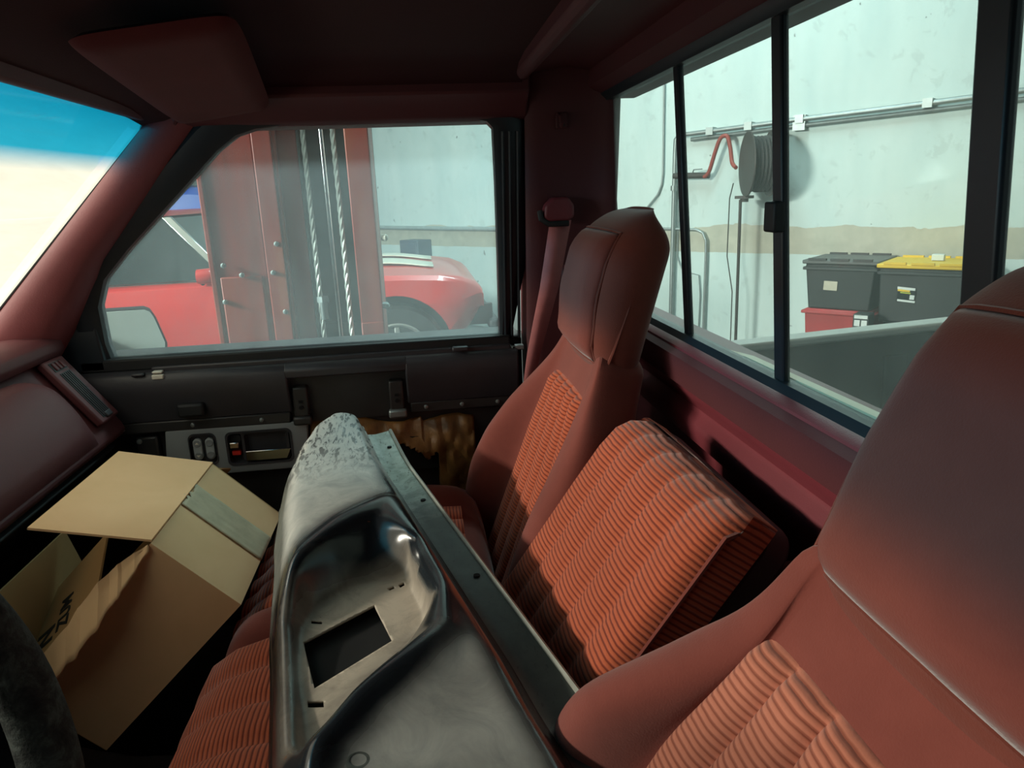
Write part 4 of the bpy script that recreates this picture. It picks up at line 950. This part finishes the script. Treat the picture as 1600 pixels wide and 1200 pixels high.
# blue vehicle further back
bv = thing('blue_truck', 'bright blue truck in the background above the red car', 'truck', (8.2, 2.9, 0))
mb = MB(); loops = []
for y, z0, z1 in ((2.15, .7, 1.55), (2.2, .6, 1.68), (2.4, .5, 1.76), (2.9, .5, 1.80), (3.55, .5, 1.80), (3.6, .55, 1.7)):
    loops.append([Vector((x, y, z)) for x, z in ((7.6, z0), (7.55, (z0+z1)/2), (7.62, z1-.08), (7.72, z1), (8.9, z1), (9.0, z1-.08), (9.05, (z0+z1)/2), (9.0, z0))])
mb.loft(loops); part('body', mb, m_bluepaint, bv, smooth=40)
mb = MB(); mb.loft([[Vector((x, y, z)) for y, z in ((2.5, 1.74), (2.8, 2.1), (3.4, 2.12), (3.55, 1.78))] for x in (7.68, 8.9)]); part('cab', mb, m_bluepaint, bv, bevel=.04)
mb = MB(); mb.loft([[Vector((x, y, z)) for y, z in ((2.5, 1.79), (2.76, 2.06), (2.80, 2.06), (2.56, 1.78))] for x in (7.66, 8.86)]); part('windshield', mb, m_carglass, bv)
mb = MB(); mb.prism([Vector((7.66, 2.62, 1.82)), Vector((7.66, 2.84, 2.05)), Vector((7.66, 3.35, 2.05)), Vector((7.66, 3.4, 1.82))], (.03, 0, 0)); part('side_window', mb, m_carglass, bv)
mb = MB(); mb.box(7.38, 7.46, 2.48, 2.58, 1.80, 1.92); part('mirror', mb, m_blackg, bv, bevel=.02)
for y in (2.5, 3.3):
    mb = MB(); mb.lathe((7.75, y, .4), (-1,0,0), [(0, .28), (0, .38), (.02, .4), (.18, .4), (.2, .37), (.2, .2)], 28); part('tyre', mb, m_tyre, bv)

# ================================================================ ON THE FAR WALL
def pipe(name, label, cat, pxs, r, mat, off=.05, n=8, fit=True):
    pts = [wpx(a, b, off) for a, b in pxs]; t = thing(name, label, cat, wall_pt(0, 0, off)); t.location = pts[-1]
    mb = MB(); mb.tube(pts, r, n); part('tube', mb, mat, t, smooth=60)
    return t, pts
def clamps(t, pts, r):
    for p in pts:
        mb = MB(); mb.obox(p-WN*.02, (WA, WN, Vector((0,0,1))), (r*1.5, r+.025, r*1.5)); part('clamp', mb, m_steel, t)
t, p = pipe('air_pipe', 'grey steel air pipe running up the wall and along it to the right', 'pipe', [(1046, 560), (1048, 500), (1055, 240), (1056, 218), (1062, 211), (1080, 209), (1245, 187), (1400, 168), (1640, 136)], .022, m_steel)
clamps(t, [wpx(1110, 205, .05), wpx(1170, 197, .05), wpx(1250, 186, .05), wpx(1450, 161, .05)], .022)
mb = MB(); mb.cyl(wpx(1053, 290, .05), wpx(1053, 298, .05), .032, 12); part('coupling', mb, m_steel, t)
t, p = pipe('mounting_rail', 'dark grey rail on the wall below the air pipe', 'rail', [(1080, 218), (1245, 197), (1400, 179), (1640, 150)], .018, plain('rail_grey', C(120,130,130), .5, .3, bump=0), .03)
mb = MB(); mb.obox(wpx(1250, 192, .03), (WA, WN, Vector((0,0,1))), (.05, .03, .06)); part('bracket', mb, m_steel, t)
pipe('conduit', 'thin conduit bending to the left down the wall', 'conduit', [(1040, 40), (1038, 130), (1036, 270), (1034, 288), (1028, 304), (1010, 326), (990, 340), (985, 360)], .010, m_steel, .02)
t, p = pipe('pipe_loop', 'bent steel pipe loop low on the wall beside the air pipe', 'pipe', [(1000, 357), (1060, 358), (1088, 359), (1098, 364), (1103, 376), (1103, 400), (1098, 540)], .013, m_steel, .04)
pipe('wire', 'thin grey cable looping down beside the pipe loop', 'cable', [(1062, 290), (1060, 340), (1058, 400), (1066, 425), (1080, 427), (1092, 430), (1094, 460), (1090, 540)], .006, m_steel, .02, 6)
mb = MB()
bvv = thing('ball_valve', 'small pipe valve with lever beside the hose reel', 'valve', wpx(1075, 276, .06))
mb.cyl(wpx(1053, 275, .06), wpx(1108, 274, .06), .028, 12); part('valve_body', mb, m_reel, bvv)
mb = MB(); mb.tube([wpx(1082, 271, .06), wpx(1084, 265, .10), wpx(1097, 264, .10)], .006, 6); part('lever', mb, m_steel, bvv)
hz = thing('air_hose', 'red rubber hose looping from the valve to the reel', 'hose', wpx(1120, 250, .1))
def smooth_path(pts, n=6):
    pts = [Vector(p) for p in pts]; out = []
    for i in range(len(pts)-1):
        p0 = pts[max(0, i-1)]; p1 = pts[i]; p2 = pts[i+1]; p3 = pts[min(len(pts)-1, i+2)]
        for k in range(n):
            t = k/n; out.append(.5*((2*p1)+(p2-p0)*t+(2*p0-5*p1+4*p2-p3)*t*t+(3*p1-p0-3*p2+p3)*t**3))
    return out+[pts[-1]]
mb = MB(); mb.tube(smooth_path([wpx(1100, 277, .08), wpx(1108, 268, .09), wpx(1118, 236, .11), wpx(1126, 216, .12), wpx(1136, 213, .12), wpx(1141, 230, .12), wpx(1144, 254, .14), wpx(1150, 262, .2)]), .018, 8); part('tube', mb, m_hose, hz, smooth=70)
# hose reel, axis a little off the wall direction
rc = wpx(1186, 256, .28); ax = (WA*.80+WN*.60).normalized()
rl = thing('hose_reel', 'dark round hose reel mounted on the wall', 'hose reel', rc-Vector((0,0,.28)))
mb = MB(); mb.lathe(rc+ax*.09, ax, [(0, .06), (0, .262), (.006, .268), (.014, .262), (.016, .06)], 40); part('flange', mb, m_reel, rl)
mb = MB(); mb.lathe(rc-ax*.10, ax, [(0, .06), (0, .262), (.006, .268), (.014, .262), (.016, .06)], 40); part('flange', mb, m_reel, rl)
mb = MB(); mb.lathe(rc-ax*.095, ax, [(0, .2)]+sum([[(.012+k*.03, .205), (.027+k*.03, .225)] for k in range(6)], [])+[(.19, .2)], 36); part('hose_coil', mb, plain('black_hose', C(52,50,50), .6, bump=0), rl)
mb = MB(); mb.lathe(rc-ax*.13, ax, [(0, .03), (0, .09), (.03, .10), (.05, .06)], 24); part('hub', mb, m_reel, rl)
mb = MB(); mb.obox(rc-Vector((0,0,.05))-WN*.15, (WA, WN, Vector((0,0,1))), (.05, .14, .18)); part('wall_bracket', mb, m_reel, rl, bevel=.008)
mb = MB(); p0 = wpx(1163, 308, .28); mb.obox(p0, (WA, WN, Vector((0,0,1))), (.06, .06, .012)); mb.cyl(p0-Vector((0,0,.04)), p0, .035, 12); part('hose_guide', mb, m_reel, rl)
t, p = pipe('hanging_hose', 'grey hose hanging straight down from the reel', 'hose', [(1157, 312), (1154, 400), (1149, 540)], .014, m_reel, .28)
pipe('hanging_wire', 'thin wire hanging below the hose reel', 'cable', [(1146, 286), (1140, 310), (1136, 400), (1144, 456), (1141, 540)], .005, m_reel, .24, 6)
# conduit and panel seen over the hood through the door window
t, p = pipe('conduit', 'grey conduit along the wall above the red hood', 'conduit', [(575, 355), (700, 357), (800, 358), (900, 357)], .025, plain('conduit_grey', C(150,164,164), .5, bump=0), .04)
bp0 = wpx(650, 392, .12); pb = thing('metal_cabinet', 'dark blue-grey cabinet against the wall behind the red hood', 'cabinet', bp0-Vector((0,0,.3)))
mb = MB(); mb.obox(bp0-Vector((0,0,.28)), (WA, WN, Vector((0,0,1))), (.17, .12, .42)); part('box', mb, plain('panel_bluegrey', C(84,98,114), .5, var=.1, bump=0), pb, bevel=.01)
mb = MB(); mb.obox(bp0-Vector((0,0,.28))+WN*.12, (WA, WN, Vector((0,0,1))), (.15, .01, .39)); part('door', mb, plain('panel_door', C(92,106,122), .5, var=.1, bump=0), pb, bevel=.006)

# storage totes against the wall
ZU = Vector((0,0,1))
def tote(name, label, s0, s1, o0, o1, z0, z1, mat, lidmat, lidh=.03, taper=.03, group=None):
    b = wall_pt((s0+s1)/2, z0, (o0+o1)/2); t = thing(name, label, 'storage tote', b, group)
    lo_ = [wall_pt(s, z0, o) for s, o in ((s0+taper, o0+taper), (s1-taper, o0+taper), (s1-taper, o1-taper), (s0+taper, o1-taper))]; hi_ = [wall_pt(s, z1, o) for s, o in ((s0, o0), (s1, o0), (s1, o1), (s0, o1))]
    mb = MB(); mb.loft([lo_, hi_]); part('body', mb, mat, t, bevel=.012)
    mb = MB(); mb.obox(wall_pt((s0+s1)/2, z1-.035, (o0+o1)/2), (WA, WN, ZU), ((s1-s0)/2+.015, (o1-o0)/2+.015, .012)); part('rim', mb, mat, t, bevel=.006)
    if lidmat:
        mb = MB(); mb.obox(wall_pt((s0+s1)/2, z1+lidh/2, (o0+o1)/2), (WA, WN, ZU), ((s1-s0)/2+.02, (o1-o0)/2+.02, lidh/2)); ld = part('lid', mb, lidmat, t, bevel=.008)
        for k in range(3):
            for oo in (o0-.01, o1+.01):
                mb = MB(); mb.obox(wall_pt(s0+(s1-s0)*(.18+.32*k), z1+lidh+.006, oo), (WA, WN, ZU), ((s1-s0)*.13, .015, .008)); part('lid_rib', mb, m_bin if lidmat != m_yellow else m_yellow, ld)
    return t
def sticker(name, t, s, z, o, w, h, mat, tilt=0, dz=0):
    mb = MB(); c_ = wall_pt(s, z, o+dz); a = WA*math.cos(tilt)+ZU*math.sin(tilt); b = ZU*math.cos(tilt)-WA*math.sin(tilt); mb.obox(c_, (a, WN, b), (w, .0015, h)); return part(name, mb, mat, t, smooth=0)
tA = tote('storage_tote', 'black storage tote with grey ribbed lid stacked on a red tote', .42, .93, .12, .62, .605, .955, m_bin, m_binlid, group='storage totes by the wall')
s_ = sticker('label', tA, .735, .79, .612, .05, .035, m_label, .03)
tB = tote('storage_tote', 'black storage tote with bright yellow lid and printed sticker', -.17, .385, .12, .66, .55, .945, m_bin, m_yellow, .03, .015, 'storage totes by the wall')
st = thing('red_tote', 'red storage tote under the black one', 'storage tote', wall_pt(.67, 0, .36))
mb = MB(); mb.loft([[wall_pt(s, 0.22, o) for s, o in ((.46, .16), (.90, .16), (.90, .58), (.46, .58))], [wall_pt(s, .605, o) for s, o in ((.43, .13), (.92, .13), (.92, .61), (.43, .61))]]); part('body', mb, m_redbox, st, bevel=.012)
mb = MB(); mb.obox(wall_pt(.67, .58, .37), (WA, WN, ZU), (.27, .26, .012)); part('rim', mb, m_redbox, st, bevel=.006)
s2 = .195; zc = .76; oo = .665-.004
for nm, w, h, ds, dz, mat, k in (('label', .058, .052, 0, 0, m_carglass, 0), ('label_header', .058, .009, .003, .043, m_labelw, .001), ('label_stripe', .04, .007, .018, .028, m_yellow, .002), ('label_stripe', .034, .004, .006, .012, m_green, .002), ('label_footer', .058, .007, -.002, -.046, m_labelw, .001), ('label_block', .015, .016, -.038, -.018, m_labelw, .001)):
    sticker(nm, tB, s2+ds, zc+dz, oo, w, h, mat, .07, k)
sm_b = thing('small_carton', 'small dark carton with white panels in front of the totes', 'box', wall_pt(.40, .0, .78))
mb = MB(); mb.obox(wall_pt(.43, .315, .80), (WA, WN, ZU), (.055, .07, .315)); part('body', mb, m_bin, sm_b, bevel=.006)
for ds, w, dz, h in ((0, .045, .295, .012), (.024, .019, .25, .022), (-.024, .019, .25, .022)):
    mb = MB(); mb.obox(wall_pt(.43+ds, .315+dz, .8715), (WA, WN, ZU), (w, .002, h)); part('white_panel', mb, m_labelw, sm_b, smooth=0)
wb = thing('white_box', 'small white box on top of the yellow lid', 'box', wall_pt(.05, .977, .30))
mb = MB(); mb.obox(wall_pt(.075, 1.0, .34), (WA, WN, ZU), (.04, .03, .022)); part('carton', mb, m_labelw, wb, bevel=.003)
low_t = thing('tool_cart', 'low dark cart carrying the red tote and the yellow-lidded tote', 'cart', wall_pt(.4, 0, .4))
mb = MB(); mb.obox(wall_pt(.42, .20, .39), (WA, WN, ZU), (.56, .30, .02)); part('shelf', mb, m_black, low_t); 
mb = MB(); mb.obox(wall_pt(.10, .385, .39), (WA, WN, ZU), (.24, .24, .165)); part('cabinet', mb, m_black, low_t, bevel=.01)
for a in (-.08, .92):
    for b in (.14, .64):
        mb = MB(); mb.cyl(wall_pt(a, 0, b), wall_pt(a, .19, b), .025, 12); part('leg', mb, m_steel, low_t)
